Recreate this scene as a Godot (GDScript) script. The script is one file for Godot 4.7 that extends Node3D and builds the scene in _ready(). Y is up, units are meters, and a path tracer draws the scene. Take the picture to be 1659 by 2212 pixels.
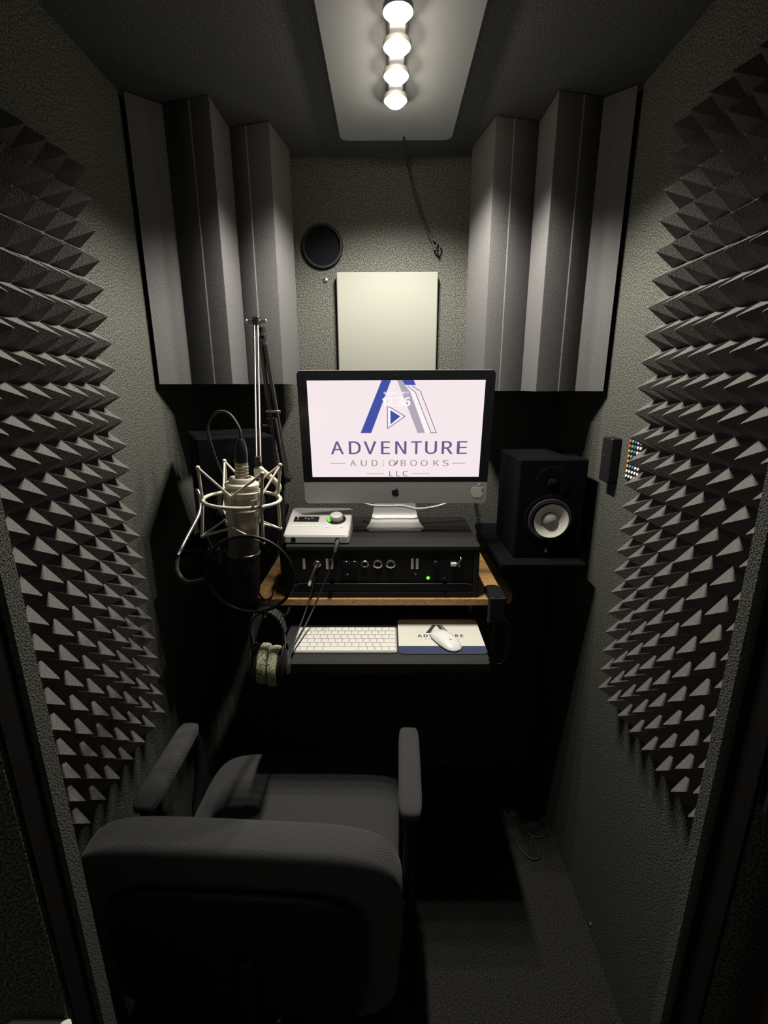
extends Node3D
# A small recording booth seen through its open door: ceiling spots, pyramid foam, a desk with a computer, microphone and chair.

# ---------------------------------------------------------------- mesh builder
class MB:
	var v := PackedVector3Array()
	var n := PackedVector3Array()
	var uv := PackedVector2Array()
	var x := Transform3D()

	func tri(a: Vector3, b: Vector3, c: Vector3, na: Vector3, nb: Vector3, nc: Vector3, ua := Vector2.ZERO, ub := Vector2.ZERO, uc := Vector2.ZERO):
		if (b - a).cross(c - a).dot(na + nb + nc) > 0.0:
			var t := b
			b = c
			c = t
			t = nb
			nb = nc
			nc = t
			var w := ub
			ub = uc
			uc = w
		v.append(x * a)
		v.append(x * b)
		v.append(x * c)
		n.append((x.basis * na).normalized())
		n.append((x.basis * nb).normalized())
		n.append((x.basis * nc).normalized())
		uv.append(ua)
		uv.append(ub)
		uv.append(uc)

	func quad(a: Vector3, b: Vector3, c: Vector3, d: Vector3, nn: Vector3):
		tri(a, b, c, nn, nn, nn, Vector2(0, 1), Vector2(1, 1), Vector2(1, 0))
		tri(a, c, d, nn, nn, nn, Vector2(0, 1), Vector2(1, 0), Vector2(0, 0))

	func flat_quad(a: Vector3, b: Vector3, c: Vector3, d: Vector3, away_from: Vector3):
		var nn := (b - a).cross(c - a)
		if nn.length() < 1e-12:
			nn = (c - a).cross(d - a)
		nn = nn.normalized()
		if nn.dot((a + b + c + d) / 4.0 - away_from) < 0.0:
			nn = -nn
		quad(a, b, c, d, nn)

	# box with chamfered edges
	func box(c: Vector3, s: Vector3, ch := 0.0, bs := Basis()):
		var h := s / 2.0
		var k: float = minf(ch, minf(h.x, minf(h.y, h.z)) * 0.95)
		var ax := [Vector3(1, 0, 0), Vector3(0, 1, 0), Vector3(0, 0, 1)]
		for i in 3:
			var j: int = (i + 1) % 3
			var m: int = (i + 2) % 3
			for sg in [-1.0, 1.0]:
				var o: Vector3 = ax[i] * h[i] * sg
				var p: Vector3 = ax[j] * (h[j] - k)
				var q: Vector3 = ax[m] * (h[m] - k)
				quad(c + bs * (o - p - q), c + bs * (o + p - q), c + bs * (o + p + q), c + bs * (o - p + q), bs * (ax[i] * sg))
		if k <= 0.0:
			return
		for i in 3:
			var j: int = (i + 1) % 3
			var m: int = (i + 2) % 3
			for sj in [-1.0, 1.0]:
				for sm in [-1.0, 1.0]:
					var along: Vector3 = ax[i] * (h[i] - k)
					var a: Vector3 = ax[j] * h[j] * sj + ax[m] * (h[m] - k) * sm
					var b: Vector3 = ax[j] * (h[j] - k) * sj + ax[m] * h[m] * sm
					quad(c + bs * (a - along), c + bs * (a + along), c + bs * (b + along), c + bs * (b - along), bs * (ax[j] * sj + ax[m] * sm).normalized())
		for sx in [-1.0, 1.0]:
			for sy in [-1.0, 1.0]:
				for sz in [-1.0, 1.0]:
					var g := Vector3(sx, sy, sz)
					var a := Vector3(h.x, h.y - k, h.z - k) * g
					var b := Vector3(h.x - k, h.y, h.z - k) * g
					var d := Vector3(h.x - k, h.y - k, h.z) * g
					var nn: Vector3 = bs * g.normalized()
					tri(c + bs * a, c + bs * b, c + bs * d, nn, nn, nn)

	# round bar along a path; radii may be one number or one for each point
	func tube(p: Array, r, sides := 8, closed := false):
		var cnt: int = p.size()
		var rings := []
		var normals := []
		var ref := Vector3.UP
		for i in cnt:
			var before: Vector3 = p[(i - 1 + cnt) % cnt] if closed or i > 0 else p[i]
			var after: Vector3 = p[(i + 1) % cnt] if closed or i < cnt - 1 else p[i]
			var t: Vector3 = (after - before).normalized()
			if i == 0:
				ref = Vector3.UP if absf(t.y) < 0.9 else Vector3.RIGHT
			var a: Vector3 = (ref - t * ref.dot(t)).normalized()
			ref = a
			var b: Vector3 = t.cross(a)
			var rr: float = r[i] if r is Array else r
			var ring := []
			var nr := []
			for k in sides:
				var w: float = TAU * k / sides
				var d: Vector3 = a * cos(w) + b * sin(w)
				nr.append(d)
				ring.append(p[i] + d * rr)
			rings.append(ring)
			normals.append(nr)
		var last: int = cnt if closed else cnt - 1
		for i in last:
			var j: int = (i + 1) % cnt
			var off := 0
			if closed and j == 0:
				var bestd := 1e9
				for k in sides:
					var dd: float = (rings[j][k] - rings[i][0]).length()
					if dd < bestd:
						bestd = dd
						off = k
			for k in sides:
				var k2: int = (k + 1) % sides
				var ka: int = (k + off) % sides
				var kb: int = (k2 + off) % sides
				tri(rings[i][k], rings[j][ka], rings[j][kb], normals[i][k], normals[j][ka], normals[j][kb])
				tri(rings[i][k], rings[j][kb], rings[i][k2], normals[i][k], normals[j][kb], normals[i][k2])
		if not closed:
			for e in [[0, 1], [cnt - 1, cnt - 2]]:
				var out: Vector3 = (p[e[0]] - p[e[1]]).normalized()
				for k in sides:
					tri(p[e[0]], rings[e[0]][k], rings[e[0]][(k + 1) % sides], out, out, out)

	# profile of [radius, height] turned about the local y axis of t
	func lathe(profile: Array, t := Transform3D(), seg := 24):
		for i in profile.size() - 1:
			var a: Vector2 = Vector2(profile[i][0], profile[i][1])
			var b: Vector2 = Vector2(profile[i + 1][0], profile[i + 1][1])
			var e := b - a
			if e.length() < 1e-9:
				continue
			var m := Vector2(e.y, -e.x).normalized()
			var ma := m
			var mb := m
			if i > 0:
				var pe: Vector2 = a - Vector2(profile[i - 1][0], profile[i - 1][1])
				var pm := Vector2(pe.y, -pe.x).normalized()
				if pm.dot(m) > 0.75:
					ma = (pm + m).normalized()
			if i < profile.size() - 2:
				var ne: Vector2 = Vector2(profile[i + 2][0], profile[i + 2][1]) - b
				var nm := Vector2(ne.y, -ne.x).normalized()
				if nm.dot(m) > 0.75:
					mb = (nm + m).normalized()
			for k in seg:
				var w0: float = TAU * k / seg
				var w1: float = TAU * (k + 1) / seg
				var d0 := Vector3(cos(w0), 0, sin(w0))
				var d1 := Vector3(cos(w1), 0, sin(w1))
				var up := Vector3.UP
				var p0: Vector3 = t * (d0 * a.x + up * a.y)
				var p1: Vector3 = t * (d1 * a.x + up * a.y)
				var q0: Vector3 = t * (d0 * b.x + up * b.y)
				var q1: Vector3 = t * (d1 * b.x + up * b.y)
				var na0: Vector3 = t.basis * (d0 * ma.x + up * ma.y)
				var na1: Vector3 = t.basis * (d1 * ma.x + up * ma.y)
				var nb0: Vector3 = t.basis * (d0 * mb.x + up * mb.y)
				var nb1: Vector3 = t.basis * (d1 * mb.x + up * mb.y)
				if b.x > 1e-7:
					tri(p0, q0, q1, na0, nb0, nb1)
				if a.x > 1e-7:
					tri(p0, q1, p1, na0, nb1, na1)

	# polygon in the xy plane of t, extruded from z0 to z1
	func prism(poly: PackedVector2Array, z0: float, z1: float, t := Transform3D()):
		var idx := Geometry2D.triangulate_polygon(poly)
		var cw := Geometry2D.is_polygon_clockwise(poly)
		var up: Vector3 = t.basis * Vector3(0, 0, 1)
		var lo := Vector2(1e9, 1e9)
		var hi := Vector2(-1e9, -1e9)
		for q in poly:
			lo = lo.min(q)
			hi = hi.max(q)
		var sz := hi - lo
		for i in range(0, idx.size(), 3):
			var a := poly[idx[i]]
			var b := poly[idx[i + 1]]
			var c := poly[idx[i + 2]]
			var ua := Vector2((a.x - lo.x) / sz.x, (hi.y - a.y) / sz.y)
			var ub := Vector2((b.x - lo.x) / sz.x, (hi.y - b.y) / sz.y)
			var uc := Vector2((c.x - lo.x) / sz.x, (hi.y - c.y) / sz.y)
			tri(t * Vector3(a.x, a.y, z1), t * Vector3(b.x, b.y, z1), t * Vector3(c.x, c.y, z1), up, up, up, ua, ub, uc)
			tri(t * Vector3(a.x, a.y, z0), t * Vector3(b.x, b.y, z0), t * Vector3(c.x, c.y, z0), -up, -up, -up)
		var cnt := poly.size()
		var em := []
		for i in cnt:
			var e := (poly[(i + 1) % cnt] - poly[i]).normalized()
			em.append(Vector2(-e.y, e.x) if cw else Vector2(e.y, -e.x))
		for i in cnt:
			var j := (i + 1) % cnt
			var m: Vector2 = em[i]
			var mp: Vector2 = em[(i - 1 + cnt) % cnt]
			var mn: Vector2 = em[j]
			var a: Vector2 = (m + mp).normalized() if m.dot(mp) > 0.75 else m
			var b: Vector2 = (m + mn).normalized() if m.dot(mn) > 0.75 else m
			var n0: Vector3 = t.basis * Vector3(a.x, a.y, 0)
			var n1: Vector3 = t.basis * Vector3(b.x, b.y, 0)
			var p0: Vector3 = t * Vector3(poly[i].x, poly[i].y, z0)
			var p1: Vector3 = t * Vector3(poly[j].x, poly[j].y, z0)
			var q0: Vector3 = t * Vector3(poly[i].x, poly[i].y, z1)
			var q1: Vector3 = t * Vector3(poly[j].x, poly[j].y, z1)
			tri(p0, p1, q1, n0, n1, n1)
			tri(p0, q1, q0, n0, n1, n0)

	# rounded cushion: a superellipsoid
	func cushion(c: Vector3, s: Vector3, e1: float, e2: float, bs := Basis(), nu := 28, nv := 18):
		var pts := []
		for i in nv + 1:
			var row := []
			var ph: float = -PI / 2 + PI * i / nv
			for k in nu:
				var th: float = TAU * k / nu
				var cp := sp(cos(ph), e1)
				row.append(Vector3(cp * sp(cos(th), e2) * s.x / 2, sp(sin(ph), e1) * s.y / 2, cp * sp(sin(th), e2) * s.z / 2))
			pts.append(row)
		var nr := []
		for i in nv + 1:
			var row := []
			for k in nu:
				var a: Vector3 = pts[i][(k + 1) % nu] - pts[i][(k - 1 + nu) % nu]
				var b: Vector3 = pts[mini(i + 1, nv)][k] - pts[maxi(i - 1, 0)][k]
				var m: Vector3 = b.cross(a).normalized()
				if i == 0 or i == nv or m.length() < 0.5:
					m = Vector3(0, -1 if i < nv / 2 else 1, 0)
				if m.dot(pts[i][k]) < 0:
					m = -m
				row.append(m)
			nr.append(row)
		for i in nv:
			for k in nu:
				var k2 := (k + 1) % nu
				tri(c + bs * pts[i][k], c + bs * pts[i + 1][k], c + bs * pts[i + 1][k2], bs * nr[i][k], bs * nr[i + 1][k], bs * nr[i + 1][k2])
				tri(c + bs * pts[i][k], c + bs * pts[i + 1][k2], c + bs * pts[i][k2], bs * nr[i][k], bs * nr[i + 1][k2], bs * nr[i][k2])

	func sp(w: float, e: float) -> float:
		return signf(w) * pow(absf(w), e)

	func mesh() -> ArrayMesh:
		var arr := []
		arr.resize(Mesh.ARRAY_MAX)
		arr[Mesh.ARRAY_VERTEX] = v
		arr[Mesh.ARRAY_NORMAL] = n
		arr[Mesh.ARRAY_TEX_UV] = uv
		var m := ArrayMesh.new()
		m.add_surface_from_arrays(Mesh.PRIMITIVE_TRIANGLES, arr)
		return m

# ---------------------------------------------------------------- scene helpers
var M := {}
var taken := {}

func numbered(called: String) -> String:
	var k: int = taken.get(called, 0)
	taken[called] = k + 1
	return called if k == 0 else "%s_%03d" % [called, k]

func obj(called: String, b: MB, m: Material, parent: Node3D = null) -> MeshInstance3D:
	return inst(called, b.mesh(), m, parent)

func inst(called: String, me: Mesh, m: Material, parent: Node3D = null) -> MeshInstance3D:
	var o := MeshInstance3D.new()
	o.mesh = me
	o.material_override = m
	if parent:
		o.name = called
		parent.add_child(o, true)
	else:
		o.name = numbered(called)
		add_child(o)
	return o

func thing(called: String, label: String, category: String, at := Vector3.ZERO, group := "") -> Node3D:
	var o := Node3D.new()
	o.name = numbered(called)
	add_child(o)
	o.position = at
	tag(o, label, category, group)
	return o

func tag(o: Node3D, label: String, category: String, group := "") -> Node3D:
	o.set_meta("label", label)
	o.set_meta("category", category)
	if group:
		o.set_meta("group", group)
	return o

func structure(called: String, b: MB, m: Material, label: String, category: String) -> MeshInstance3D:
	var o := obj(called, b, m)
	o.set_meta("kind", "structure")
	tag(o, label, category)
	return o

func V(a: float, b: float, c: float) -> Vector3:
	return Vector3(a, b, c)

func frame(y_axis: Vector3, at: Vector3) -> Transform3D:
	var y := y_axis.normalized()
	var r := Vector3.RIGHT if absf(y.x) < 0.9 else Vector3.FORWARD
	var z := r.cross(y).normalized()
	return Transform3D(Basis(y.cross(z), y, z), at)

func curve(ctrl: Array, steps := 8) -> Array:
	var out := []
	for i in ctrl.size() - 1:
		var p0: Vector3 = ctrl[maxi(i - 1, 0)]
		var p1: Vector3 = ctrl[i]
		var p2: Vector3 = ctrl[i + 1]
		var p3: Vector3 = ctrl[mini(i + 2, ctrl.size() - 1)]
		for k in steps:
			out.append(p1.cubic_interpolate(p2, p0, p3, float(k) / steps))
	out.append(ctrl[-1])
	return out

func circle(c: Vector3, a: Vector3, b: Vector3, seg := 32) -> Array:
	var out := []
	for k in seg:
		out.append(c + a * cos(TAU * k / seg) + b * sin(TAU * k / seg))
	return out

func rrect(w: float, h: float, r: float, seg := 5) -> PackedVector2Array:
	var out := PackedVector2Array()
	for q in [[1, 1, 0], [-1, 1, 1], [-1, -1, 2], [1, -1, 3]]:
		for k in seg + 1:
			var a: float = PI / 2 * (q[2] + float(k) / seg)
			out.append(Vector2(q[0] * (w / 2 - r) + r * cos(a), q[1] * (h / 2 - r) + r * sin(a)))
	return out

func lay(at: Vector3) -> Transform3D:   # xy plane laid flat, extrusion up, local y away from the door
	return Transform3D(Basis(V(1, 0, 0), V(0, 0, -1), V(0, 1, 0)), at)

# ---------------------------------------------------------------- materials
func lin(r: float, g: float, b: float) -> Color:
	return Color(r, g, b).linear_to_srgb()

func mat(called: String, c: Color, rough := 0.8, metal := 0.0, spec := 0.5) -> StandardMaterial3D:
	var m := StandardMaterial3D.new()
	m.resource_name = called
	m.albedo_color = c
	m.roughness = rough
	m.metallic = metal
	m.metallic_specular = spec
	M[called] = m
	return m

func noise_tex(size: int, freq: float, seed_: int, stops: Array, type := FastNoiseLite.TYPE_SIMPLEX_SMOOTH, octaves := 2) -> NoiseTexture2D:
	var f := FastNoiseLite.new()
	f.noise_type = type
	f.seed = seed_
	f.frequency = freq
	f.fractal_octaves = octaves
	var t := NoiseTexture2D.new()
	t.width = size
	t.height = size
	t.seamless = true
	t.noise = f
	t.generate_mipmaps = false
	if stops:
		var g := Gradient.new()
		var off := PackedFloat32Array()
		var col := PackedColorArray()
		for s in stops:
			off.append(s[0])
			col.append(s[1])
		g.offsets = off
		g.colors = col
		t.color_ramp = g
	return t

func grainy(m: StandardMaterial3D, tex: Texture2D, metres: float, bump: Texture2D = null, depth_cm := 0.1, in_world := true):
	m.albedo_texture = tex
	m.uv1_triplanar = true
	m.uv1_world_triplanar = in_world
	m.uv1_triplanar_sharpness = 4.0
	m.uv1_scale = Vector3.ONE / metres
	if bump:
		m.heightmap_enabled = true
		m.heightmap_texture = bump
		m.heightmap_scale = depth_cm

func weave_image(size: int) -> ImageTexture:
	var im := Image.create(size, size, false, Image.FORMAT_RGB8)
	for y in size:
		for x in size:
			var a: float = 0.5 + 0.5 * sin(TAU * 8.0 * x / size) * sin(TAU * 8.0 * y / size)
			var b: float = 0.5 + 0.5 * sin(TAU * 16.0 * (x + y) / size)
			var c: float = clampf(0.16 + 0.84 * (0.75 * a + 0.25 * b), 0, 1)
			im.set_pixel(x, y, Color(c, c, c))
	return ImageTexture.create_from_image(im)

func make_materials():
	var fibre := noise_tex(512, 0.16, 3, [[0.0, Color(0.42, 0.42, 0.42)], [0.42, Color(0.6, 0.6, 0.6)], [0.6, Color(0.85, 0.85, 0.84)], [0.82, Color(1, 1, 1)]], FastNoiseLite.TYPE_SIMPLEX_SMOOTH, 3)
	var fibre_bump := noise_tex(512, 0.16, 3, [], FastNoiseLite.TYPE_SIMPLEX_SMOOTH, 3)
	var m := mat("carpet_wall", lin(0.125, 0.13, 0.116), 1.0, 0, 0.15)
	grainy(m, fibre, 0.36, fibre_bump, 0.2)
	m = mat("carpet_floor", lin(0.055, 0.055, 0.05), 1.0, 0, 0.1)
	grainy(m, fibre, 0.35, fibre_bump, 0.1)
	m = mat("carpet_trim", lin(0.125, 0.13, 0.116), 1.0, 0, 0.15)
	grainy(m, fibre, 0.2, fibre_bump, 0.08)
	var speck := noise_tex(512, 0.3, 11, [[0.0, Color(0.55, 0.55, 0.55)], [0.5, Color(0.75, 0.75, 0.75)], [0.72, Color(0.88, 0.88, 0.88)], [0.86, Color(1, 1, 1)]], FastNoiseLite.TYPE_SIMPLEX, 2)
	var speck_bump := noise_tex(512, 0.3, 11, [], FastNoiseLite.TYPE_SIMPLEX, 2)
	m = mat("ceiling_cloth", lin(0.2, 0.205, 0.21), 1.0, 0, 0.15)
	grainy(m, speck, 0.6, speck_bump, 0.04)
	m = mat("foam_charcoal", lin(0.158, 0.152, 0.147), 1.0, 0, 0.25)
	grainy(m, speck, 0.35, speck_bump, 0.12)
	m = mat("foam_grey", lin(0.13, 0.129, 0.131), 1.0, 0, 0.25)
	grainy(m, speck, 0.35, speck_bump, 0.1)
	m = mat("panel_cloth", lin(0.165, 0.17, 0.153), 0.95, 0, 0.2)
	grainy(m, noise_tex(256, 0.25, 5, [[0.0, Color(0.93, 0.93, 0.92)], [1.0, Color(1, 1, 1)]]), 0.1)
	var weave := weave_image(256)
	m = mat("chair_cloth", lin(0.125, 0.128, 0.135), 0.85, 0, 0.35)
	grainy(m, weave, 0.034, weave, 0.07, false)
	m.rim_enabled = true
	m.rim = 0.35
	m.rim_tint = 0.6
	m = mat("oak", lin(0.55, 0.34, 0.15), 0.45, 0, 0.5)
	var grain := noise_tex(512, 0.035, 21, [[0.0, Color(0.42, 0.36, 0.3)], [0.36, Color(0.8, 0.76, 0.7)], [0.55, Color(1, 1, 1)], [0.75, Color(0.86, 0.82, 0.78)], [1.0, Color(1, 1, 1)]], FastNoiseLite.TYPE_SIMPLEX_SMOOTH, 4)
	grainy(m, grain, 0.25)
	m.uv1_scale = V(2.2, 20.0, 16.0)
	m.clearcoat_enabled = true
	m.clearcoat = 0.25
	m.clearcoat_roughness = 0.35
	m = mat("black_board", lin(0.017, 0.017, 0.018), 0.7, 0, 0.35)
	grainy(m, speck, 0.2, speck_bump, 0.03)
	m = mat("black_vinyl", lin(0.016, 0.016, 0.018), 0.55, 0, 0.5)
	grainy(m, speck, 0.12, speck_bump, 0.04)
	mat("black_plastic", lin(0.009, 0.009, 0.01), 0.45, 0, 0.32)
	mat("black_gloss", lin(0.008, 0.008, 0.01), 0.18)
	mat("rubber", lin(0.018, 0.018, 0.018), 0.7)
	mat("black_metal", lin(0.03, 0.03, 0.03), 0.3, 0.7)
	mat("dark_wood", lin(0.02, 0.012, 0.008), 0.5)
	mat("gasket", lin(0.008, 0.0075, 0.007), 1.0, 0, 0.1)
	mat("dark_steel", lin(0.2, 0.19, 0.18), 0.35, 1.0)
	mat("chrome", lin(0.75, 0.74, 0.72), 0.22, 1.0)
	mat("steel", lin(0.5, 0.5, 0.5), 0.32, 1.0)
	mat("aluminium", lin(0.4, 0.4, 0.4), 0.5, 0.35)
	m = mat("champagne", lin(0.42, 0.37, 0.29), 0.42, 0.75)
	mat("beige_wire", lin(0.44, 0.42, 0.35), 0.45)
	mat("elastic", lin(0.5, 0.48, 0.41), 0.8)
	m = mat("mesh_grille", lin(0.13, 0.105, 0.08), 0.5, 0.6)
	grainy(m, weave, 0.02, weave, 0.12, false)
	mat("white_key", lin(0.58, 0.58, 0.54), 0.45)
	mat("white_gloss", lin(0.62, 0.63, 0.63), 0.25)
	mat("white_plastic", lin(0.58, 0.58, 0.55), 0.5)
	mat("silver_paint", lin(0.38, 0.385, 0.37), 0.5, 0.2)
	mat("cone_white", lin(0.66, 0.66, 0.6), 0.6)
	mat("speaker_black", lin(0.004, 0.004, 0.005), 0.9, 0, 0.12)
	mat("label_tape", lin(0.5, 0.49, 0.43), 0.6)
	mat("cloth_black", lin(0.006, 0.006, 0.008), 1.0, 0, 0.1)
	m = mat("pop_mesh", Color(0.012, 0.012, 0.012, 0.5), 0.9)
	m.transparency = BaseMaterial3D.TRANSPARENCY_ALPHA
	m.cull_mode = BaseMaterial3D.CULL_DISABLED
	m = mat("camo", lin(0.6, 0.6, 0.5), 0.85)
	grainy(m, noise_tex(256, 0.05, 8, [[0.0, Color(0.3, 0.32, 0.22)], [0.4, Color(0.42, 0.45, 0.32)], [0.47, Color(0.85, 0.87, 0.78)], [0.64, Color(1, 1, 0.95)], [0.75, Color(0.52, 0.54, 0.42)]], FastNoiseLite.TYPE_SIMPLEX, 3), 0.09, null, 0.1, false)
	for e in [["bulb_glow", Color(1.0, 0.94, 0.84), 60.0], ["green_glow", Color(0.35, 1.0, 0.08), 1.6], ["green_led", Color(0.4, 1.0, 0.15), 3.0], ["red_led", Color(1.0, 0.25, 0.12), 1.0], ["white_led", Color(0.8, 1.0, 0.85), 0.8]]:
		m = mat(e[0], Color(0.05, 0.05, 0.05), 0.4)
		m.emission_enabled = true
		m.emission = e[1]
		m.emission_energy_multiplier = e[2]
	for k in [["key_red", 0.62, 0.06, 0.04], ["key_orange", 0.7, 0.22, 0.08], ["key_green", 0.05, 0.35, 0.1], ["key_blue", 0.04, 0.1, 0.4], ["key_white", 0.7, 0.7, 0.62], ["navy_print", 0.03, 0.045, 0.11]]:
		mat(k[0], lin(k[1], k[2], k[3]), 0.5)

# ---------------------------------------------------------------- printing into textures
func fill_poly(im: Image, pts: Array, c: Color):
	var lo := Vector2(1e9, 1e9)
	var hi := Vector2(-1e9, -1e9)
	var poly := PackedVector2Array()
	for p in pts:
		poly.append(p)
		lo = lo.min(p)
		hi = hi.max(p)
	for y in range(maxi(0, int(lo.y)), mini(im.get_height(), int(hi.y) + 2)):
		for x in range(maxi(0, int(lo.x)), mini(im.get_width(), int(hi.x) + 2)):
			var k := 0
			for s in [Vector2(0.25, 0.25), Vector2(0.75, 0.25), Vector2(0.25, 0.75), Vector2(0.75, 0.75)]:
				if Geometry2D.is_point_in_polygon(Vector2(x, y) + s, poly):
					k += 1
			if k:
				im.set_pixel(x, y, im.get_pixel(x, y).lerp(c, k / 4.0))

func stroke(im: Image, pts: Array, w: float, c: Color, closed := false):
	var cnt := pts.size()
	for i in (cnt if closed else cnt - 1):
		var a: Vector2 = pts[i]
		var b: Vector2 = pts[(i + 1) % cnt]
		var d := (b - a).normalized() * w / 2
		var s := Vector2(-d.y, d.x)
		fill_poly(im, [a - d + s, b + d + s, b + d - s, a - d - s], c)

func glyph(im: Image, ch: String, x0: float, y0: float, x1: float, y1: float, c: Color, bold := false):
	var f := SystemFont.new()
	f.font_names = PackedStringArray(["Droid Sans"])
	if bold:
		f.font_weight = 700
	var tm := TextMesh.new()
	tm.font = f
	tm.text = ch
	tm.font_size = 64
	tm.depth = 0.0
	tm.curve_step = 2.0
	var arr := tm.surface_get_arrays(0)
	var vs: PackedVector3Array = arr[Mesh.ARRAY_VERTEX]
	var ix: PackedInt32Array = arr[Mesh.ARRAY_INDEX] if arr[Mesh.ARRAY_INDEX] != null else PackedInt32Array(range(vs.size()))
	var lo := Vector2(1e9, 1e9)
	var hi := Vector2(-1e9, -1e9)
	for p in vs:
		lo = lo.min(Vector2(p.x, p.y))
		hi = hi.max(Vector2(p.x, p.y))
	var ss := 3
	var w := int(ceil(x1) - floor(x0)) + 1
	var h := int(ceil(y1) - floor(y0)) + 1
	var buf := PackedByteArray()
	buf.resize(w * h * ss * ss)
	var q := PackedVector2Array()
	for p in vs:
		q.append(Vector2((x0 - floor(x0) + (p.x - lo.x) / (hi.x - lo.x) * (x1 - x0)) * ss, (y0 - floor(y0) + (hi.y - p.y) / (hi.y - lo.y) * (y1 - y0)) * ss))
	for i in range(0, ix.size(), 3):
		var a := q[ix[i]]
		var b := q[ix[i + 1]]
		var d := q[ix[i + 2]]
		if absf((b - a).cross(d - a)) < 1e-6:
			continue
		for yy in range(int(minf(a.y, minf(b.y, d.y))), mini(h * ss, int(maxf(a.y, maxf(b.y, d.y))) + 1)):
			var py := yy + 0.5
			var l := 1e9
			var r := -1e9
			for e in [[a, b], [b, d], [d, a]]:
				var e0: Vector2 = e[0]
				var e1: Vector2 = e[1]
				if (e0.y <= py) != (e1.y <= py):
					var xx: float = e0.x + (py - e0.y) / (e1.y - e0.y) * (e1.x - e0.x)
					l = minf(l, xx)
					r = maxf(r, xx)
			for xx in range(maxi(0, int(ceil(l - 0.5))), mini(w * ss, int(floor(r - 0.5)) + 1)):
				buf[yy * w * ss + xx] = 1
	for y in h:
		for x in w:
			var k := 0
			for sy in ss:
				for sx in ss:
					k += buf[(y * ss + sy) * w * ss + x * ss + sx]
			var px := int(floor(x0)) + x
			var py := int(floor(y0)) + y
			if k and px >= 0 and py >= 0 and px < im.get_width() and py < im.get_height():
				im.set_pixel(px, py, im.get_pixel(px, py).lerp(c, float(k) / (ss * ss)))

# letters given as [character, left, right] in source units
func word(im: Image, letters: Array, top: float, bottom: float, to: Callable, c: Color, bold := false, thicken := 0.0):
	for l in letters:
		var a: Vector2 = to.call(l[1], top)
		var b: Vector2 = to.call(l[2], bottom)
		glyph(im, l[0], a.x, a.y, b.x, b.y, c, bold)
		if thicken > 0.0:
			glyph(im, l[0], a.x + thicken, a.y, b.x + thicken, b.y, c, bold)

func screen_texture() -> ImageTexture:
	var w := 1024
	var h := 576
	var im := Image.create(w, h, false, Image.FORMAT_RGB8)
	im.fill(Color8(246, 232, 235))
	# source units: the sheet the logo was measured on, 0..1240 across and 0..672 down
	var to := func(x: float, y: float) -> Vector2:
		var s: float = (y - 192.0) / 668.0
		var l: float = 207.0 + 37.0 * s
		var r: float = 1443.0 - 58.0 * s
		return Vector2((x - l) / (r - l) * w, s * h)
	var blue := Color8(66, 80, 165)
	var grey := Color8(176, 168, 182)
	var line := Color8(125, 115, 130)
	var P := func(a: Array) -> Array:
		return a.map(func(p): return to.call(p[0], p[1]))
	fill_poly(im, P.call([[726, 192], [790, 192], [650, 544], [577, 544]]), blue)
	fill_poly(im, P.call([[833, 192], [870, 192], [888, 225], [920, 263], [1021, 544], [970, 544]]), grey)
	fill_poly(im, P.call([[868, 192], [948, 192], [961, 224], [888, 222]]), blue)
	fill_poly(im, P.call([[888, 226], [905, 228], [957, 272], [1062, 544], [1024, 544], [922, 262]]), Color8(252, 244, 247))
	stroke(im, P.call([[905, 230], [957, 270], [1062, 543], [1099, 543], [993, 264], [938, 230]]), 4.0, line)
	var pl := Color8(104, 88, 138)
	stroke(im, P.call([[766, 362], [766, 508], [880, 430]]), 8.0, pl, true)
	fill_poly(im, P.call([[766, 362], [766, 508], [880, 430]]), Color8(253, 246, 249))
	fill_poly(im, P.call([[784, 388], [784, 484], [852, 430]]), blue)
	word(im, [["A", 368, 458], ["D", 494, 575], ["V", 597, 683], ["E", 717, 775], ["N", 815, 888], ["T", 925, 992], ["U", 1022, 1097], ["R", 1137, 1207], ["E", 1242, 1303]], 602, 693, to, Color8(104, 90, 140), false, 2.2)
	word(im, [["A", 502, 545], ["U", 577, 617], ["D", 652, 692], ["I", 728, 735], ["O", 770, 815], ["B", 852, 886], ["O", 918, 962], ["O", 990, 1035], ["K", 1077, 1115], ["S", 1142, 1180]], 737, 780, to, Color8(150, 140, 143))
	word(im, [["L", 772, 795], ["L", 820, 843], ["C", 865, 900]], 817, 855, to, Color8(125, 112, 120))
	for d in [[368, 470, 760], [1207, 1292, 760], [620, 735, 837], [933, 1048, 837]]:
		stroke(im, P.call([[d[0], d[2]], [d[1], d[2]]]), 3.0, Color8(150, 140, 145))
	stroke(im, P.call([[808, 772], [822, 760], [828, 742]]), 7.0, Color8(110, 100, 105))
	var white := Color8(255, 252, 254)
	word(im, [["W", 738, 757], ["e", 760, 769], ["d", 771, 780], ["n", 783, 791], ["e", 793, 801], ["s", 803, 810], ["d", 812, 821], ["a", 823, 831], ["y", 833, 841], ["J", 850, 855], ["u", 858, 866], ["n", 868, 876], ["e", 878, 886], ["1", 893, 897], ["7", 901, 910]], 266, 282, to, white, true)
	word(im, [["1", 727, 752], ["2", 762, 802], [":", 812, 822], ["3", 832, 874], ["6", 878, 922]], 302, 362, to, white, true)
	return ImageTexture.create_from_image(im)

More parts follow.
